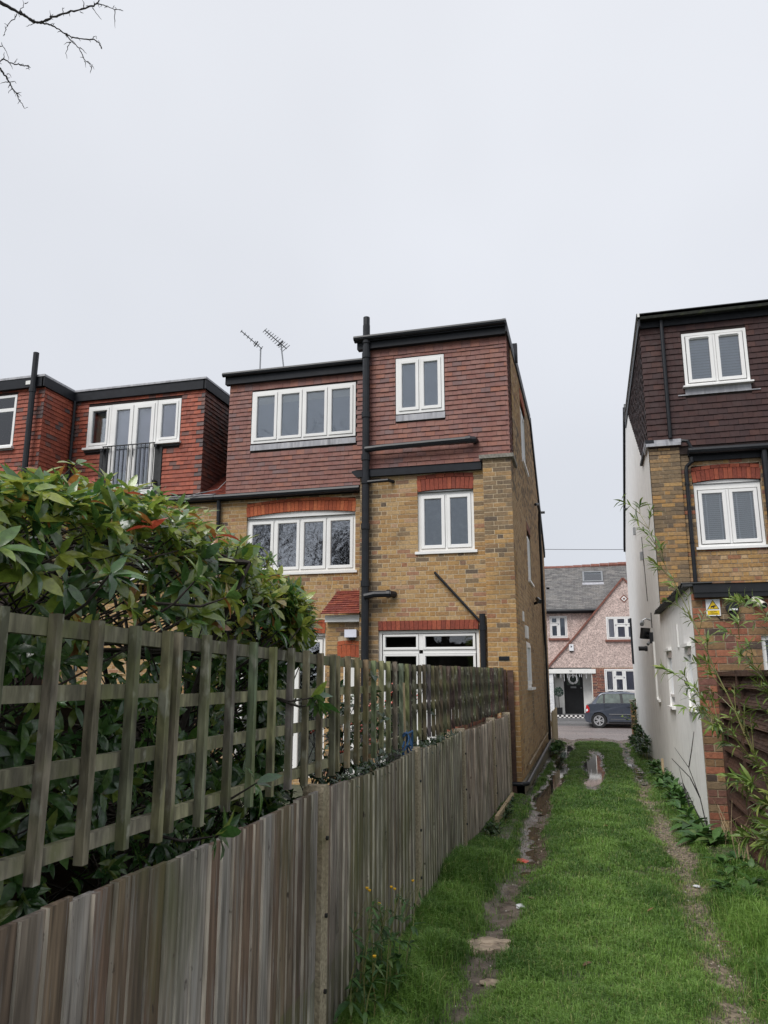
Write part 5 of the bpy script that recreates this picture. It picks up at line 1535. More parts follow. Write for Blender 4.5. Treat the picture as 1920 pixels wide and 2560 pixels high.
# ---------------------------------------------------------------- slatted dark fence on the right
sf = thing('slatted_fence', (1.42, 7.5, -1.8), 'dark brown slatted timber fence panel behind the bamboo', 'fence')
WF = west(1.42)
for y in (9.93, 8.66, 6.80, 4.95):
    mb = MB(); mb.box(WF, -y - .05, -y + .05, -1.95, .06 if y < 9.5 else .03, -.09, .012); mb.build('post', M['darkwood'], sf)
for a, b in ((8.71, 9.88), (6.85, 8.61), (5.0, 6.75)):
    k = 0; z = -1.72
    while z < .0:
        mb = MB(); tl = .10
        f = F((1.42, 0, z), (0, -1, 0), Vector((.55 * (1 if k % 2 else 1), 0, 1)))
        mb.box(f, -b, -a, 0, .155, -.012, .008)
        for r in range(4): mb.box(f, -b, -a, .015 + r * .036, .033 + r * .036, .0085, .014)
        mb.build('slat', M['darkwood'], sf); z += .178; k += 1
    mb = MB(); mb.box(WF, -b, -a, .0, .05, -.06, .03); mb.build('top_rail', M['darkwood'], sf)
mb = MB(); mb.box(XYZ, 1.56, 1.60, 4.9, 9.98, -1.9, -.02); mb.build('back_board', M['darkwood'], sf)
# ---------------------------------------------------------------- the hedge behind the trellis
hg = thing('photinia_hedge', (-2.3, 3.2, -1.85), 'large leafy hedge with glossy green and some reddish leaves behind the trellis', 'hedge')
P = Pieces(); tw = MB()
stems = []
for i in range(22):
    y = .4 + i * .255 + random.uniform(-.08, .08); x = -2.3 + random.uniform(-.45, .35)
    pts = [Vector((x, y, -1.85))]
    tx_, ty_ = random.uniform(-.35, .5), random.uniform(-.25, .35)
    for q in range(1, 7):
        f = q / 6
        pts.append(Vector((x + tx_ * f * f + random.uniform(-.05, .05), y + ty_ * f + random.uniform(-.05, .05), -1.85 + 2.35 * f)))
    stems.append(pts)
    mb = MB(); mb.tube(pts, [.026, .024, .021, .018, .015, .012, .008], 6); mb.build('stem', M['bark'], hg, True)
hend = lambda z: 5.72 if z > .1 else 5.35
NR = 4300
GX = lerp_fn([(-3, .34), (-.86, .338), (-.70, .300), (-.614, .270), (-.486, .198), (-.42, .140), (-.368, .085), (-.30, .02)])
for i in range(NR):
    f = i / NR
    if f < .36:      # lane side
        z = random.uniform(-1.75, .72); y = random.uniform(.7, 5.6); x = -1.64 - abs(random.gauss(0, .16)) - (.0 if z > .12 else .0) + (.12 if z > .2 else 0)
        ax = Vector((1, random.uniform(-.9, .5), random.uniform(-.2, .8)))
    elif f < .70:    # top
        y = random.uniform(.7, 5.75); x = random.uniform(-3.1, -1.5)
        z = .86 + .14 * math.sin(y * 2.1) * math.cos(x * 2.7) + random.gauss(0, .09) - .45 * max(0, y - 4.9)
        if x > -1.75: z -= .22
        ax = Vector((random.uniform(-.3, .6), random.uniform(-.5, .4), 1.0))
    elif f < .78:    # far end
        z = random.uniform(-1.4, .45); y = 5.35 + (.35 if z > -.1 else 0) - random.uniform(0, .3) + .15 * math.sin(z * 5); x = random.uniform(-3.0, -1.6)
        ax = Vector((.5, random.uniform(-.2, 1), random.uniform(-.2, .5)))
    else:            # inside
        z = random.uniform(-1.7, .62); y = random.uniform(.6, 5.5); x = random.uniform(-3.1, -1.8); ax = Vector(rng.normal(size=3)) + Vector((.5, 0, .3))
    ye = -x * (2.66 if z > .1 else 2.42) - random.uniform(0, .25)
    if y > ye: y = ye
    if -.60 < z < .20 and x > -1.56: x = -1.58
    if z < -.5 and x > -1.6: x = -1.62
    if z > .05: z = min(z, GX(x / y) * y - .115 + random.gauss(0, .035) + (random.uniform(.03, .14) if random.random() < .20 and y > 2.7 else 0))
    p = Vector((x, y, z))
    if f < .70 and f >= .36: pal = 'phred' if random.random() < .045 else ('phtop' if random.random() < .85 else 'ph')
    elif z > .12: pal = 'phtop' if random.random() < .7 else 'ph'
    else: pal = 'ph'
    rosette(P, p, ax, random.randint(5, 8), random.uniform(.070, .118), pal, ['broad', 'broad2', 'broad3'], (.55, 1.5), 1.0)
    st = min(random.sample(stems, 5), key=lambda s: abs(s[3].y - p.y))
    c = min(st, key=lambda q: abs(q.z - (p.z - .35)))
    m_ = c.lerp(p, .6) + Vector((0, 0, -.05))
    if i % 4 == 0: tw.tube([c, c.lerp(p, .35) + Vector((random.uniform(-.06, .06), random.uniform(-.06, .06), -.08)), m_ + Vector((random.uniform(-.04, .04), random.uniform(-.04, .04), 0)), p], [.008, .006, .004, .0025], 4, caps=False)
# a few sprays poking through and over the trellis and the fence
for p, ax, n, pal in (((-1.36, 1.98, .30), (.8, -.2, .5), 7, 'ph'), ((-1.38, 2.55, .36), (.7, .2, .6), 8, 'phtop'), ((-1.34, 2.72, .30), (.7, .6, .1), 8, 'phtop'), ((-1.33, 3.02, -.42), (.9, .2, .3), 5, 'ph'), ((-1.28, 2.60, -.54), (1, .3, -.1), 7, 'ph'),
                      ((-1.30, 3.6, -.10), (.8, .6, -.1), 9, 'ph'), ((-1.33, 3.75, -.14), (.6, .9, -.2), 8, 'ph'), ((-1.42, 2.9, -.62), (.7, .3, .3), 7, 'ph'),
                      ((-1.45, 3.8, .26), (.5, .5, .6), 7, 'phtop'), ((-1.46, 3.5, .22), (.6, .2, .6), 7, 'ph'), ((-1.43, 1.6, .33), (.6, -.3, .5), 7, 'phtop')):
    rosette(P, p, ax, n, .11, pal, ['broad', 'broad2'], (.5, 1.3))
    tw.tube([Vector(p) - Vector(ax) * .35, Vector(p) - Vector(ax) * .12 + Vector((0, 0, -.03)), p], [.007, .005, .003], 5, caps=False)
show_leaves(P)
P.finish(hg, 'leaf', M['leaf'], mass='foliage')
tw.build('twig', M['bark'], hg, kind='stuff')
# dark unseen board added low behind the hedge keeps its gaps dark
mb = MB(); mb.box(XYZ, -3.0, -2.95, -.5, 5.2, -1.9, -.1)
tag(mb.build('hedge_backing', M['darkwood']), 'dark unseen board added behind the large hedge to close its gaps', 'fence')

# shrub with red berries behind the middle trellis panels
sh = thing('berry_shrub', (-1.9, 6.0, -1.85), 'small-leaved shrub with red berries and bare twigs seen through the trellis', 'shrub')
P = Pieces(); tw = MB(); be = MB()
for i in range(52):
    y = random.uniform(4.4, 9.2); x = random.uniform(-2.3, -1.65); p0 = Vector((x, y, -1.85)); p = p0
    pts = [p0.copy()]
    for q in range(7):
        p = p + Vector((random.uniform(-.10, .10), random.uniform(-.12, .12), random.uniform(.16, .30))); pts.append(p.copy())
        if y < 7.6 or q < 3:
            for _ in range(random.randint(1, 3)):
                d = Vector((random.uniform(-.4, 1), random.uniform(-1, 1), random.uniform(-.1, .9))); e = p + d * random.uniform(.06, .18)
                tw.tube([p, e], [.003, .0015], 3, caps=False)
                if p.z < -.05 and (y < 8.4): rosette(P, e, d, random.randint(5, 8), random.uniform(.045, .07), 'ivy', ['oval', 'broad'], (.5, 1.4))
    tw.tube(pts, [.009, .008, .007, .006, .005, .004, .003, .002], 4, caps=False)
for i in range(26):
    c = Vector((random.uniform(-1.75, -1.5), random.uniform(4.6, 8.4), random.uniform(-.55, -.05)))
    for _ in range(4): e = c + Vector(rng.normal(size=3)) * .014; be.tube([e - Vector((0, 0, .008)), e, e + Vector((0, 0, .008))], [.003, .009, .003], 5)
show_leaves(P); P.finish(sh, 'leaf', M['leaf'], mass='foliage'); tw.build('twig', M['twig'], sh, kind='stuff'); be.build('berry', M['berry'], sh)
# creeper along the fence top
cr = thing('creeper', (-1.42, 6.6, -.6), 'low small-leaved creeper spilling over the fence top below the trellis', 'creeper')
P = Pieces(); tw = MB()
for i in range(230):
    y = random.choice([random.uniform(4.2, 5.7), random.uniform(6.0, 8.6), random.uniform(6.2, 7.4)])
    rosette(P, (-1.435 + random.uniform(-.04, .065), y, -.60 + random.uniform(-.03, .055)), (.7, random.uniform(-.6, .6), .7), 4, random.uniform(.03, .052), 'ivy', ['oval', 'broad'], (.5, 1.4))
show_leaves(P); P.finish(cr, 'leaf', M['leaf'], limit=120, mass='foliage')
tw.tube([(-1.43, y, -.59 + .015 * math.sin(y * 9)) for y in np.linspace(4.2, 8.6, 40)], .005, 4); tw.build('stem', M['twig'], cr)

# ---------------------------------------------------------------- bamboo on the right
def bamboo(t, culms, seed, leafL, brl, dens, P):
    random.seed(seed)
    for pts, r0 in culms:
        pts = [Vector(p) for p in pts]
        # resample to nodes
        L_ = [0]
        for a, b in zip(pts, pts[1:]): L_.append(L_[-1] + (b - a).length)
        tot = L_[-1]; n = max(4, int(tot / .17))

        def at(s):
            for i in range(len(pts) - 1):
                if s <= L_[i + 1] or i == len(pts) - 2: return pts[i].lerp(pts[i + 1], (s - L_[i]) / max(1e-6, L_[i + 1] - L_[i]))
        nod = [at(tot * i / n) for i in range(n + 1)]
        mb = MB()
        mb.tube(nod, [r0 * (1 - .82 * i / n) for i in range(n + 1)], 7)
        for i in range(1, n): mb.tube([nod[i].lerp(nod[i + 1], -.03), nod[i].lerp(nod[i + 1], .03)], r0 * (1 - .82 * i / n) * 1.25, 7)
        mb.build('culm', M['culm'], t, True)
        br = MB()
        for i in range(1, n + 1):
            ax = (nod[min(i + 1, n)] - nod[i - 1]).normalized()
            for _ in range(dens):
                side = Vector((random.uniform(-1, .6), random.uniform(-.8, .8), random.uniform(-.2, .5)))
                d = (ax * .8 + side * .8).normalized(); l_ = brl * random.uniform(.4, 1.1) * (1 - .45 * i / n)
                e1 = nod[i] + d * l_ * .55; e2 = nod[i] + d * l_ + Vector((0, 0, -.10 * l_))
                br.tube([nod[i], e1, e2], [.0035, .0026, .0014], 4, caps=False)
                for q, c in ((.5, e1), (.78, e1.lerp(e2, .5)), (1, e2)):
                    if random.random() < .85: rosette(P, c, d + Vector((0, 0, -.3)), random.randint(3, 5), leafL * random.uniform(.75, 1.15), 'bam', ['lance', 'lance2'], (.25, .95))
        br.build('branch', M['culm'], t, kind='stuff')


bt = thing('bamboo', (1.45, 7.1, -1.8), 'tall arching bamboo with narrow leaves in front of the slatted fence', 'bamboo')
P = Pieces()
main = [(1.62, 7.0, -1.8), (1.37, 7.2, -1.02), (1.31, 7.24, -.77), (1.20, 7.27, -.46), (1.14, 7.31, -.23), (1.05, 7.35, 0), (.98, 7.38, .22), (.90, 7.42, .47), (.82, 7.45, .69), (.73, 7.49, .92), (.64, 7.53, 1.19), (.57, 7.56, 1.41), (.52, 7.6, 1.52)]
bamboo(bt, [(main, .011), ([(1.32, 7.24, -.80), (1.16, 7.2, -.56), (.98, 7.2, -.34), (.86, 7.2, -.16), (.79, 7.22, -.06)], .007), ([(1.22, 7.27, -.50), (1.02, 7.1, -.40), (.86, 7.0, -.30)], .005),
            ([(1.75, 7.0, -1.8), (1.60, 6.9, -.8), (1.50, 6.8, .0), (1.38, 6.7, .45), (1.22, 6.6, .52)], .010), ([(1.7, 7.4, -1.8), (1.62, 7.3, -.9), (1.50, 7.2, -.3), (1.30, 7.1, .18), (1.2, 7.05, .30)], .006)], 4, .105, .46, 2, P)
show_leaves(P); P.finish(bt, 'leaf', M['bamboo_leaf'], mass='foliage')
bl = thing('bamboo', (1.5, 6.0, -1.8), 'low bamboo clump with broad pale leaves at the foot of the slatted fence', 'bamboo')
P = Pieces()
bamboo(bl, [([(1.62, 6.2, -1.8), (1.50, 6.0, -1.5), (1.34, 5.9, -1.26), (1.16, 5.9, -1.12)], .007), ([(1.6, 5.7, -1.8), (1.45, 5.7, -1.45), (1.30, 5.75, -1.2), (1.2, 5.8, -1.05)], .007), ([(1.6, 6.6, -1.8), (1.45, 6.6, -1.4), (1.30, 6.65, -1.0), (1.17, 6.7, -.86)], .007),
            ([(1.55, 5.6, -1.8), (1.40, 5.55, -1.62), (1.22, 5.6, -1.5)], .005), ([(1.62, 7.0, -1.8), (1.48, 7.05, -1.45), (1.30, 7.1, -1.30), (1.2, 7.15, -1.28)], .005)], 9, .15, .26, 3, P)
show_leaves(P); P.finish(bl, 'leaf', M['bamboo_leaf'], mass='foliage')
random.seed(21)

# ---------------------------------------------------------------- bare branches overhead (tree stands left of the camera)
BR = {'main': [(-2.701, 2.614, 3.298), (-2.686, 2.631, 3.296), (-2.633, 2.696, 3.287), (-2.609, 2.721, 3.285), (-2.589, 2.752, 3.275), (-2.565, 2.77, 3.279)],
 'upper': [(-2.565, 2.77, 3.279), (-2.535, 2.78, 3.293), (-2.506, 2.785, 3.311), (-2.458, 2.802, 3.332), (-2.405, 2.82, 3.356), (-2.36, 2.836, 3.375), (-2.313, 2.85, 3.395), (-2.296, 2.852, 3.405), (-2.269, 2.845, 3.429)],
 'tip': [(-2.293, 2.854, 3.406), (-2.263, 2.875, 3.408), (-2.227, 2.907, 3.405), (-2.202, 2.92, 3.41), (-2.191, 2.93, 3.408)], 'tip2': [(-2.227, 2.907, 3.405), (-2.245, 2.935, 3.368), (-2.253, 2.958, 3.343)],
 'lower': [(-2.565, 2.77, 3.279), (-2.54, 2.788, 3.282), (-2.511, 2.814, 3.282), (-2.475, 2.859, 3.272), (-2.456, 2.88, 3.267), (-2.414, 2.91, 3.272), (-2.362, 2.941, 3.282), (-2.348, 2.957, 3.278), (-2.342, 2.983, 3.258)],
 'low2': [(-2.475, 2.859, 3.272), (-2.464, 2.887, 3.255), (-2.441, 2.926, 3.237), (-2.435, 2.97, 3.202), (-2.422, 2.987, 3.196), (-2.416, 3.006, 3.183)],
 't1': [(-2.631, 2.697, 3.287), (-2.606, 2.695, 3.309), (-2.594, 2.688, 3.323), (-2.594, 2.677, 3.332)], 't1b': [(-2.594, 2.688, 3.323), (-2.575, 2.693, 3.334)],
 't2': [(-2.642, 2.699, 3.277), (-2.663, 2.701, 3.258), (-2.695, 2.702, 3.23), (-2.716, 2.712, 3.205), (-2.723, 2.721, 3.191)], 't3': [(-2.582, 2.761, 3.272), (-2.601, 2.756, 3.262), (-2.625, 2.748, 3.25)],
 't4': [(-2.511, 2.782, 3.309), (-2.503, 2.764, 3.332)], 't5': [(-2.507, 2.783, 3.312), (-2.494, 2.781, 3.323)], 't6': [(-2.453, 2.801, 3.337), (-2.446, 2.787, 3.354), (-2.439, 2.791, 3.356)],
 't7': [(-2.36, 2.834, 3.376), (-2.348, 2.821, 3.395), (-2.353, 2.81, 3.401)], 't8': [(-2.379, 2.834, 3.363), (-2.367, 2.848, 3.359)], 't9': [(-2.321, 2.852, 3.388), (-2.314, 2.875, 3.373), (-2.299, 2.905, 3.358)],
 'u1': [(-2.465, 2.892, 3.25), (-2.486, 2.897, 3.229), (-2.504, 2.909, 3.204), (-2.508, 2.926, 3.185)], 'u2': [(-2.467, 2.891, 3.249), (-2.481, 2.884, 3.244), (-2.499, 2.883, 3.232)],
 'u3': [(-2.437, 2.927, 3.24), (-2.424, 2.944, 3.234), (-2.417, 2.96, 3.224)], 'u4': [(-2.435, 2.973, 3.199), (-2.441, 2.994, 3.175)], 'u5': [(-2.416, 3.006, 3.183), (-2.431, 3.019, 3.159)],
 'u6': [(-2.422, 2.987, 3.196), (-2.41, 3.003, 3.189), (-2.407, 3.019, 3.177)], 'u7': [(-2.368, 2.936, 3.282), (-2.359, 2.931, 3.293), (-2.347, 2.937, 3.296), (-2.351, 2.945, 3.286)],
 'b0': [(-2.822, 2.73, 3.095), (-2.793, 2.785, 3.073), (-2.788, 2.805, 3.059), (-2.783, 2.825, 3.045), (-2.778, 2.845, 3.031), (-2.777, 2.868, 3.011), (-2.768, 2.886, 3.001), (-2.768, 2.904, 2.984), (-2.763, 2.924, 2.969), (-2.758, 2.945, 2.952)],
 'b1': [(-2.808, 2.768, 3.075), (-2.782, 2.77, 3.096), (-2.763, 2.772, 3.111), (-2.748, 2.796, 3.104), (-2.729, 2.812, 3.106), (-2.696, 2.839, 3.11), (-2.676, 2.85, 3.117), (-2.68, 2.862, 3.103)],
 'b2': [(-2.763, 2.772, 3.111), (-2.75, 2.759, 3.135)], 'b3': [(-2.728, 2.811, 3.107), (-2.72, 2.806, 3.119), (-2.708, 2.808, 3.128)], 'b4': [(-2.748, 2.796, 3.104), (-2.745, 2.82, 3.084)],
 'b5': [(-2.777, 2.816, 3.059), (-2.764, 2.824, 3.063), (-2.763, 2.836, 3.053)], 'b6': [(-2.777, 2.844, 3.033), (-2.759, 2.851, 3.042), (-2.753, 2.863, 3.036)], 'b7': [(-2.78, 2.841, 3.033), (-2.803, 2.828, 3.025), (-2.818, 2.823, 3.015)],
 'b8': [(-2.776, 2.867, 3.012), (-2.792, 2.863, 3.002), (-2.801, 2.867, 2.99)], 'b9': [(-2.769, 2.887, 3.0), (-2.747, 2.897, 3.01)], 'b10': [(-2.767, 2.888, 3.0), (-2.752, 2.907, 2.995)],
 'b11': [(-2.77, 2.725, 3.147), (-2.747, 2.741, 3.153), (-2.739, 2.764, 3.14), (-2.747, 2.788, 3.111)], 'b12': [(-2.748, 2.74, 3.153), (-2.745, 2.728, 3.166)]}
tr = thing('bare_tree', (-4.6, .3, -1.85), 'bare branches with short spurs hanging in against the grey sky', 'tree')
mb = MB(); mb.tube([(-4.6, .3, -1.85), (-4.55, .35, .5), (-4.5, .5, 2.2), (-4.45, .6, 4.5), (-4.3, .7, 6.5)], [.16, .13, .11, .07, .03], 9); mb.build('trunk', M['bark'], tr, True)
main = MB(); main.tube([(-4.5, .5, 2.3), (-3.9, 1.2, 3.05), (-3.2, 2.05, 3.32), BR['main'][0]], [.05, .03, .016, .0085], 7); main.tube([(-3.9, 1.2, 3.05), (-3.2, 2.2, 3.12), BR['b0'][0]], [.025, .012, .006], 6); main.tube([(-3.2, 2.2, 3.12), (-2.95, 2.55, 3.10), BR['b1'][0]], [.01, .006, .004], 5)
main.build('limb', M['twig'], tr, True)
TH_ = {'main': (.0085, .0062), 'upper': (.0062, .003), 'lower': (.0042, .0022), 'low2': (.0030, .0015), 'tip': (.0026, .0014), 'b0': (.0055, .0016), 'b1': (.0038, .0018)}
for k, pts in BR.items():
    r0, r1 = TH_.get(k, (.0022, .0009)); n = len(pts)
    fin, rad = [], []
    for i in range(n - 1):                                     # knobbly growth
        a, b = Vector(pts[i]), Vector(pts[i + 1]); m_ = 5 if n > 4 else 3
        for q in range(m_):
            t_ = q / m_; fin.append(a.lerp(b, t_) + Vector(rng.normal(size=3)) * .0014); r = r0 + (r1 - r0) * (i + t_) / (n - 1); rad.append(r * random.uniform(.8, 1.25))
    fin.append(Vector(pts[-1])); rad.append(r1 * .6)
    mb = MB(); mb.tube(fin, rad, 6)
    if len(pts) > 4:
        for p, r in zip(fin[2:], rad[2:]):
            if random.random() < .30:
                d = Vector(rng.normal(size=3)); d.normalize(); mb.tube([p, p + d * random.uniform(.006, .016), p + d * .02 + Vector((0, 0, -.004))], [r * .7, .0016, .0012], 4)
    mb.build('branch', M['twig'], tr)


def bare_tree(x, y, h, seed, label):
    random.seed(seed)
    t = thing('bare_tree', (x, y, -1.8), label, 'tree', 'bare trees mirrored in the window panes')
    tk, bb = MB(), MB()

    def grow(p, d, L_, r, lv):
        pts = [p]; q = p
        for _ in range(4):
            d = (d + Vector((random.gauss(0, .12), random.gauss(0, .12), random.gauss(.03, .08)))).normalized(); q = q + d * L_ / 4; pts.append(q)
        (tk if lv == 0 else bb).tube(pts, [r, r * .9, r * .78, r * .66, r * .55], 6 if lv < 2 else 3, caps=False)
        if lv < 4:
            for _ in range(5 if lv else 6):
                k = random.randint(1 if lv else 2, 4); e = (d + Vector((random.gauss(0, .75), random.gauss(0, .75), random.gauss(.1, .4)))).normalized()
                grow(pts[k], e, L_ * random.uniform(.5, .75), r * .5, lv + 1)
    grow(Vector((x, y, -1.8)), Vector((0, 0, 1)), h * .45, .16, 0)
    tk.build('trunk', M['bark'], t); bb.build('crown', M['bark'], t)


mb = MB(); vs = []
xs_ = np.linspace(-60, 45, 90)
for r_, zz in enumerate((-2.2, 0, 1.5, 2.6)):
    for x in xs_: vs.append((x, -24 - 6 * math.sin(r_ * 1.1) + random.uniform(-1, 1), zz * (1 + .55 * math.sin(x * .37) + .35 * math.sin(x * 1.13 + 2)) + random.uniform(-.5, .5) * (r_ > 0)))
nn = len(xs_); mb.add(vs, [(r_ * nn + i, r_ * nn + i + 1, (r_ + 1) * nn + i + 1, (r_ + 1) * nn + i) for r_ in range(3) for i in range(nn - 1)])
tag(mb.build('hedgerow', M['topiary2']), 'dark unseen hedgerow band added behind the viewpoint for pane reflections', 'hedgerow', kind='stuff')  # added out of view so the lower panes mirror something dark
bare_tree(-10.2, -3.5, 12.5, 3, 'bare garden tree behind the viewpoint, mirrored in the wide window')
bare_tree(-13.4, -3.0, 12, 8, 'second bare garden tree mirrored in the left panes of the wide window')
random.seed(33)

# ---------------------------------------------------------------- grass
def grass(name, n, sampler, label, seed):
    g = np.random.default_rng(seed)
    x, y, h, w = sampler(g, n)
    z, mud_, grav_, wet_ = lane_fields(x, y)
    keep = g.random(len(x)) > np.clip(mud_ * 1.05 + grav_ * .88, 0, .965)
    ok = (x > fx_np(y) + .02) & (x < np.where(y < 10.06, 1.40, 1.20)) & (y < 26)
    ok &= ~((x < -1.03) & (y > 12.3))
    keep &= ok
    x, y, z, h, w = x[keep], y[keep], z[keep], h[keep], w[keep]
    m = len(x)
    h = h * (.55 + .9 * g.random(m)) * (1 - .45 * np.clip(mud_[keep] + grav_[keep], 0, 1))
    a = g.random(m) * 6.283; lean = h * (.25 + .75 * g.random(m)); b = a + g.normal(0, .5, m)
    ca, sa, cb, sb_ = np.cos(a), np.sin(a), np.cos(b), np.sin(b)
    base = np.stack((x, y, z - .008), -1)
    side = np.stack((-sa, ca, np.zeros(m)), -1) * (w * .5)[:, None]
    mid = base + np.stack((ca * lean * .3, sa * lean * .3, h * .62), -1)
    tip = base + np.stack((cb * lean, sb_ * lean, h * (.92 - .35 * lean / h)), -1)
    V = np.stack((base - side, base + side, mid + side * .75, mid - side * .75, tip), 1).reshape(-1, 3)
    k = np.arange(m)[:, None] * 5
    loops = np.concatenate((k + np.array([[0, 1, 2, 3]]), k + np.array([[3, 2, 4]])), 1).ravel()
    sizes = np.tile([4, 3], m)
    pick = vnoise(x, y, 1.7, 7) * .6 + vnoise(x, y, 6, 8) * .4
    c0 = np.array((.058, .135, .022)); c1 = np.array((.19, .33, .065)); c2 = np.array((.30, .32, .12))
    t = np.clip(pick * 1.5 - .35 + g.normal(0, .28, m), 0, 1)[:, None]
    col = c0 * (1 - t) + c1 * t
    dry = (g.random(m) < .05 + .3 * grav_[keep])[:, None]
    col = np.where(dry, c2 * (.7 + .6 * g.random((m, 1))), col)
    verge = np.clip((np.abs(x) - .95) / .25, 0, 1)[:, None]
    col = col * (1 + .25 * verge)
    o = obj(name, np_mesh(name, V, loops, sizes, np.repeat(col, 2, 0), M['grass']))
    o['kind'] = 'stuff'; o['label'] = label; o['category'] = 'grass'
    return o


fx_np = lambda y: np.interp(y, [-2, 8.4, 12.4, 12.45, 30], [-1.38, -1.38, -1.30, -1.08, -1.08])


def lawn(g, n):
    # density falls with distance, blades widen to match
    y = 3.0 * (26 / 3.0) ** (g.random(n) ** 1.15)
    x = g.uniform(-1.0, 1.05, n)
    return x, y, np.where(y > 9, .062, .055) * (.8 + .5 * vnoise(x, y, 2.3, 11)), np.interp(y, [3, 8, 25], [.0032, .0052, .013])


def verges(g, n):
    y = 3.4 * (16 / 3.4) ** (g.random(n))
    s = g.random(n) < .55
    x = np.where(s, -1.38 + np.abs(g.normal(0, .22, n)), 1.40 - np.abs(g.normal(0, .26, n)))
    tall = np.where(s, np.clip((10.5 - y) / 3, .3, 1), np.clip((9.5 - y) / 2, .35, 1))
    return x, y, (.145 * tall) * (.35 + 1.1 * vnoise(x, y, 2.9, 13) ** 1.5), np.interp(y, [3, 8, 20], [.0040, .0058, .011])


grass('grass', 330000, lawn, 'short wet grass down the middle of the lane', 1)
grass('grass', 120000, verges, 'longer rough grass along both sides of the lane', 2)


# ---------------------------------------------------------------- weeds, plants, litter
def clump(name, label, cat, pts, n, L_, pal, kinds, group=None, spread=(.5, 1.25), stemh=.0, wk=1.0, limit=120, mat='herb'):
    c = Vector(pts[0]); t = thing(name, c, label, cat, group)
    P = Pieces(); st = MB()
    for p in pts:
        p = Vector(p)
        top = p + Vector((random.uniform(-.02, .02), random.uniform(-.02, .02), stemh))
        st.tube([p - Vector((0, 0, .03)), top + Vector((0, 0, .002))], .004, 4)
        rosette(P, top, (0, 0, 1), n, L_ * random.uniform(.7, 1.2), pal, kinds, spread, wk)
    show_leaves(P); P.finish(t, 'leaf', M[mat], limit=limit, mass='foliage'); st.build('stem', M['culm'], t)
    return t


gz1 = lambda x, y: float(lane_fields(np.array([x]), np.array([y]))[0][0])
dock = [(1.10, 9.75, 0), (1.02, 10.3, 0), (1.07, 10.8, 0), (1.0, 11.3, 0), (1.1, 11.7, 0), (1.16, 9.35, 0), (.98, 9.5, 0)]
clump('dock_plant', 'broad-leaved dock plants at the foot of the white wall corner', 'weed', [(x, y, gz1(x, y)) for x, y, _ in dock], 11, .24, 'herb', ['dock', 'broad2'], spread=(.4, 1.2), stemh=.05)
nett = [(random.uniform(.95, 1.16), random.uniform(11.9, 16.8), 0) for _ in range(46)]
clump('weed_patch', 'low green weeds along the base of the white wall further down the lane', 'weed', [(x, y, gz1(x, y)) for x, y, _ in nett], 12, .14, 'herb', ['oval', 'broad2'], spread=(.3, 1.3), stemh=.10, limit=200)
clump('weed_patch', 'soft leafy weeds in the grass below the slatted fence', 'weed', [(x, y, gz1(x, y)) for x, y in ((1.1, 7.4), (1.18, 7.0), (1.05, 7.1), (1.22, 7.6), (1.25, 6.7), (1.0, 7.55), (1.3, 7.2), (1.2, 8.1), (1.1, 8.4), (1.25, 8.6), (1.3, 6.3), (1.2, 5.9), (1.15, 6.5), (1.05, 8.0), (1.3, 8.2), (1.28, 5.5))], 13, .15, 'herb', ['dock', 'oval'], spread=(.4, 1.35), stemh=.04)
far = [(random.uniform(-1.04, -.88), random.uniform(18.6, 21.6), 0) for _ in range(34)]
clump('weed_patch', 'bright green weeds at the far foot of the brick side wall', 'weed', [(x, y, gz1(x, y)) for x, y, _ in far], 12, .16, 'herb', ['oval', 'broad2'], spread=(.3, 1.3), stemh=.16, limit=60)
clump('weed_patch', 'ground ivy along the base of the far end of the board fence', 'weed', [(-1.22 + random.uniform(-.05, .12), random.uniform(8.9, 11.6), -1.74) for _ in range(34)], 8, .065, 'ivy', ['oval', 'broad3'], spread=(.4, 1.4), stemh=.05, limit=150)
iv = [(1.08 + random.uniform(-.14, .10), random.uniform(18.4, 24.3), 0) for _ in range(80)]
clump('climbing_shrub', 'dark leafy bush growing against the white wall near the gate pier', 'shrub', [(x, y, gz1(x, y) + random.uniform(.0, .40) * max(0, (x - .95)) * 5) for x, y, _ in iv], 14, .14, 'ivy', ['oval', 'broad3'], spread=(.3, 1.5), stemh=.16, limit=150, mat='leaf')
clump('ivy', 'ivy trailing up the white wall beside the gate pier', 'ivy', [(1.14 + random.uniform(-.05, .04), 24.6 + random.uniform(-.8, .2), -1.9 + i * .04) for i in range(30)], 6, .12, 'ivy', ['oval'], spread=(.4, 1.5), limit=60, mat='leaf')
clump('weed_patch', 'sprig of yellow-green leaves growing on the gate pier', 'weed', [(1.10, 24.92, -.80), (1.06, 24.95, -.95), (1.20, 24.95, -.68), (.95, 24.95, -1.28), (.86, 24.95, -1.22), (.78, 24.95, -1.20), (1.0, 24.95, -1.2)], 7, .12, 'bam', ['lance', 'oval'], limit=40)

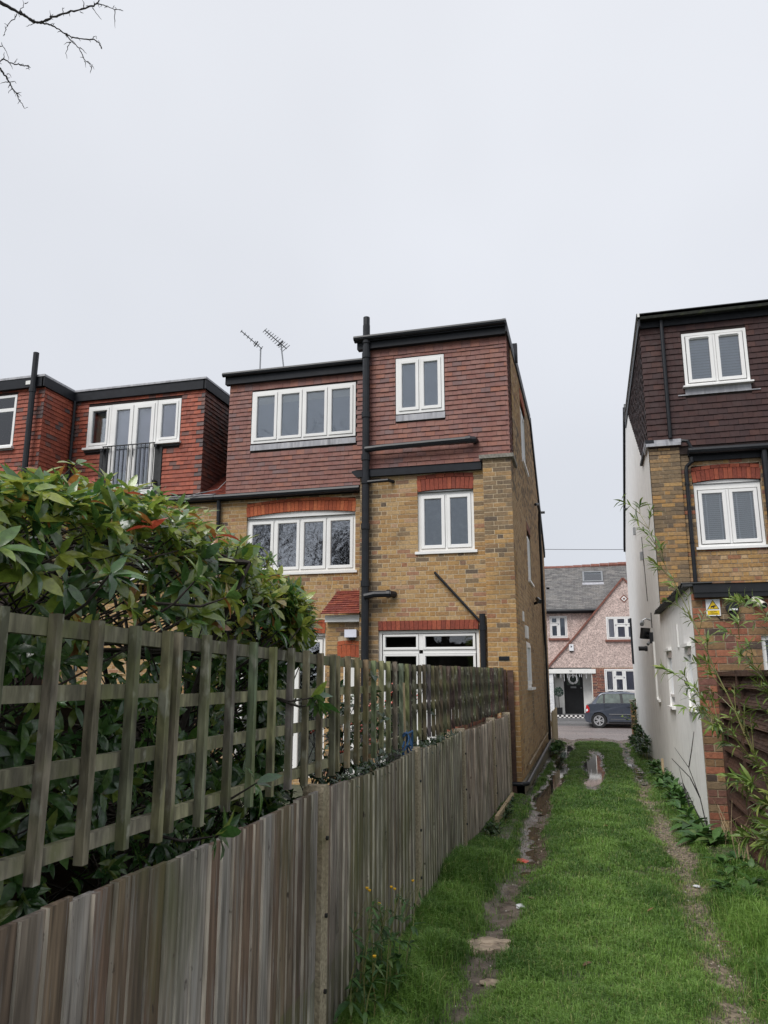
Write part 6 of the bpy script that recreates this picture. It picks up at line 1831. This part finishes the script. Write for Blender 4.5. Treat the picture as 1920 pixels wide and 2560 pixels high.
# yellow-flowered weed against the fence
yw = thing('flowering_weed', (-1.28, 4.35, -1.8), 'tall straggly weed with small yellow flowers against the board fence', 'weed')
P = Pieces(); st = MB(); fl = MB()
for i in range(15):
    x, y = -1.26 + random.uniform(-.05, .14), 4.1 + i * .05; p = Vector((x, y, -1.82)); pts = [p.copy()]
    H = random.uniform(.35, .62); ln = Vector((random.uniform(-.02, .10), random.uniform(-.05, .22), 0))
    for q in range(6):
        p = Vector((x, y, -1.82)) + ln * ((q + 1) / 6) ** 1.5 + Vector((random.uniform(-.012, .012), random.uniform(-.012, .012), H * (q + 1) / 6)); pts.append(p.copy())
        for _ in range(4): put_leaf(P, random.choice(['lance', 'dock']), p, Vector((random.uniform(-.3, 1), random.uniform(-1, 1), random.uniform(-.2, .5))), (0, 0, 1), random.uniform(.06, .12) * (1.2 - q * .12), 'herb')
    st.tube(pts, [.005, .0045, .004, .0035, .003, .002, .0015], 5, caps=False)
    for _ in range(2):
        e = pts[-1] + Vector((random.uniform(-.05, .06), random.uniform(-.06, .08), random.uniform(.02, .10)))
        st.tube([pts[-2], e], [.002, .001], 4, caps=False)
        if i % 2 == 0 and _ == 0: fl = MB(); fl.tube([e, e + Vector((0, 0, .006)), e + Vector((0, 0, .012))], [.003, .009, .010], 7); fl.build('flower', M['flower'], yw)
show_leaves(P); P.finish(yw, 'leaf', M['herb'], limit=100, mass='foliage'); st.build('stem', M['culm'], yw)

# dead stalks at the white corner
ds = thing('dead_shrub', (1.17, 9.9, -1.78), 'bare dead stalks leaning against the corner of the white wall', 'shrub')
mb = MB()
for a in ([(1.17, 9.85, -1.78), (1.10, 9.8, -1.35), (1.0, 9.75, -1.02), (.86, 9.7, -.80)], [(1.10, 9.8, -1.35), (1.0, 9.7, -1.12), (.82, 9.7, -.92)], [(1.17, 9.88, -1.78), (1.05, 9.8, -1.50), (.93, 9.8, -1.20), (.90, 9.8, -1.02)], [(1.0, 9.75, -1.02), (1.04, 9.7, -.82), (1.08, 9.7, -.62)], [(.93, 9.8, -1.20), (.98, 9.8, -1.45)]):
    mb.tube(a, [.007, .006, .004, .002][:len(a)], 5, caps=False)
mb.build('stalk', M['twig'], ds)
mb = MB()
for i in range(16):
    x, y = 1.28 + random.uniform(-.05, .10), 9.0 + random.uniform(-.5, .7); p = Vector((x, y, -1.8)); mb.tube([p, p + Vector((random.uniform(-.08, .06), random.uniform(-.1, .1), random.uniform(.15, .42))), p + Vector((random.uniform(-.16, .10), random.uniform(-.2, .2), random.uniform(.3, .65)))], [.004, .003, .0015], 4, caps=False)
ds2 = mb.build('dry_stalks', M['palewood']); tag(ds2, 'dry straw-coloured stalks at the foot of the slatted fence', 'dead plant', kind='stuff')
mb = MB(); mb.box(XYZ, 1.08, 1.12, 14.9, 14.94, -1.9, -1.42)
tag(mb.build('marker_stake', M['palewood']), 'short pale wooden stake beside the foot of the white wall', 'stake')
mb = MB(); mb.box(XYZ, -1.24, -1.20, 9.9, 11.9, -1.8, -1.66)
tag(mb.build('edging_board', M['palewood']), 'pale edging board on the ground at the far end of the board fence', 'board')


def crumple(name, mat, x, y, r, seed, label, cat, flat=.3, dz=.012, sub=2):
    g = random.Random(seed); bm = bmesh.new()
    bmesh.ops.create_icosphere(bm, subdivisions=sub, radius=r)
    for v in bm.verts:
        k = 1 + g.uniform(-.32, .32); v.co.x *= k; v.co.y *= k * 1.1; v.co.z = v.co.z * flat * g.uniform(.5, 1.3)
    me = bpy.data.meshes.new(name); bm.to_mesh(me); bm.free(); me.materials.append(M[mat])
    o = bpy.data.objects.new(name, me); COL.objects.link(o); o.location = (x, y, gz1(x, y) + dz)
    return tag(o, label, cat)


crumple('red_wrapper', 'litter', -.80, 8.3, .075, 1, 'crumpled red wrapper lying in the muddy wheel rut', 'litter')
crumple('paper_scrap', 'paper', -.66, 6.75, .035, 2, 'small pale scrap of paper in the muddy wheel rut', 'litter', .5)
crumple('paper_scrap', 'stone', -.70, 5.15, .055, 5, 'crumpled grey scrap in the rut nearest the camera', 'litter', .3)
crumple('paper_scrap', 'paper', .78, 7.75, .035, 6, 'flat white scrap on the gravelly wheel track', 'litter', .2)
sl = thing('broken_slab', (-.82, 5.76, -1.82), 'broken buff stone slab sunk in the mud of the wheel rut', 'stone slab')
for i, (dx, dy, r) in enumerate(((0, 0, .10), (.10, .04, .085), (-.09, .06, .07), (.02, .13, .09), (.12, .15, .06), (-.07, -.07, .06))):
    bm = bmesh.new(); g = random.Random(i + 3)
    n = 7; vs = [bm.verts.new((dx + r * g.uniform(.8, 1.1) * math.cos(6.283 * k / n), dy + r * g.uniform(.8, 1.1) * math.sin(6.283 * k / n), g.uniform(-.004, .006))) for k in range(n)]
    f = bm.faces.new(vs); ex = bmesh.ops.extrude_face_region(bm, geom=[f])
    for v in [v for v in ex['geom'] if isinstance(v, bmesh.types.BMVert)]: v.co.z += .035
    bmesh.ops.recalc_face_normals(bm, faces=bm.faces)
    me = bpy.data.meshes.new('fragment'); bm.to_mesh(me); bm.free(); me.materials.append(M['stone'])
    o = obj('fragment', me); o.parent = sl; o.location = (0, 0, gz1(-.82, 5.76) + 1.82 - .008)
# stones in the tracks
pb = MB()
for i in range(900):
    y = 4.2 * (16 / 4.2) ** random.random(); x = random.gauss(.71, .11) if random.random() < .75 else random.gauss(-.77, .1)
    r = random.uniform(.003, .011); z = gz1(x, y); a = random.random() * 6
    pb.tube([(x, y, z - r * .5), (x, y, z + r * .2), (x + r * .1, y, z + r * .7)], [r * .8, r, r * .4], 5, random.choice([(.20, .16, .11), (.28, .23, .17), (.11, .09, .07), (.34, .31, .27)]))
o = pb.build('gravel', M['deadleaf']); tag(o, 'small stones and grit scattered in the wheel tracks', 'gravel', kind='stuff')
FL = [(-.62, 6.9, 'brown fallen leaf near the pale paper scrap in the muddy rut'), (-.93, 8.9, 'dark fallen leaf at the grassy edge beyond the red wrapper'), (-.72, 9.4, 'fallen leaf lying in the wet rut beyond the red wrapper'),
      (.02, 9.9, 'pale brown fallen leaf in the middle of the lane grass, farthest out'), (.30, 6.6, 'pale brown fallen leaf on the lane grass towards the right rut'), (-.10, 5.4, 'dark curled leaf in the grass near the camera'),
      (.74, 6.2, 'dark fallen leaf on the gravelly rut below the weeds'), (.80, 5.2, 'yellowish fallen leaf on the gravelly rut nearest the camera'), (-.78, 11.2, 'fallen leaf in the rut beside the end of the board fence')]
P = Pieces()
for x, y, lb in FL:
    put_leaf(P, random.choice(['broad3', 'oval']), (x, y, gz1(x, y) + .04), (random.uniform(-1, 1), random.uniform(-1, 1), random.uniform(-.1, .2)), (random.uniform(-.3, .3), random.uniform(-.3, .3), 1), random.uniform(.06, .085), 'dead')
for (_, kind, pal, idx, m), (x, y, lb) in zip(P.L, FL):
    o = bpy.data.objects.new('fallen_leaf', unit_mesh(kind, pal, idx, M['deadleaf'])); COL.objects.link(o); o.matrix_world = m
    tag(o, lb, 'fallen leaf', 'fallen leaves on the lane')
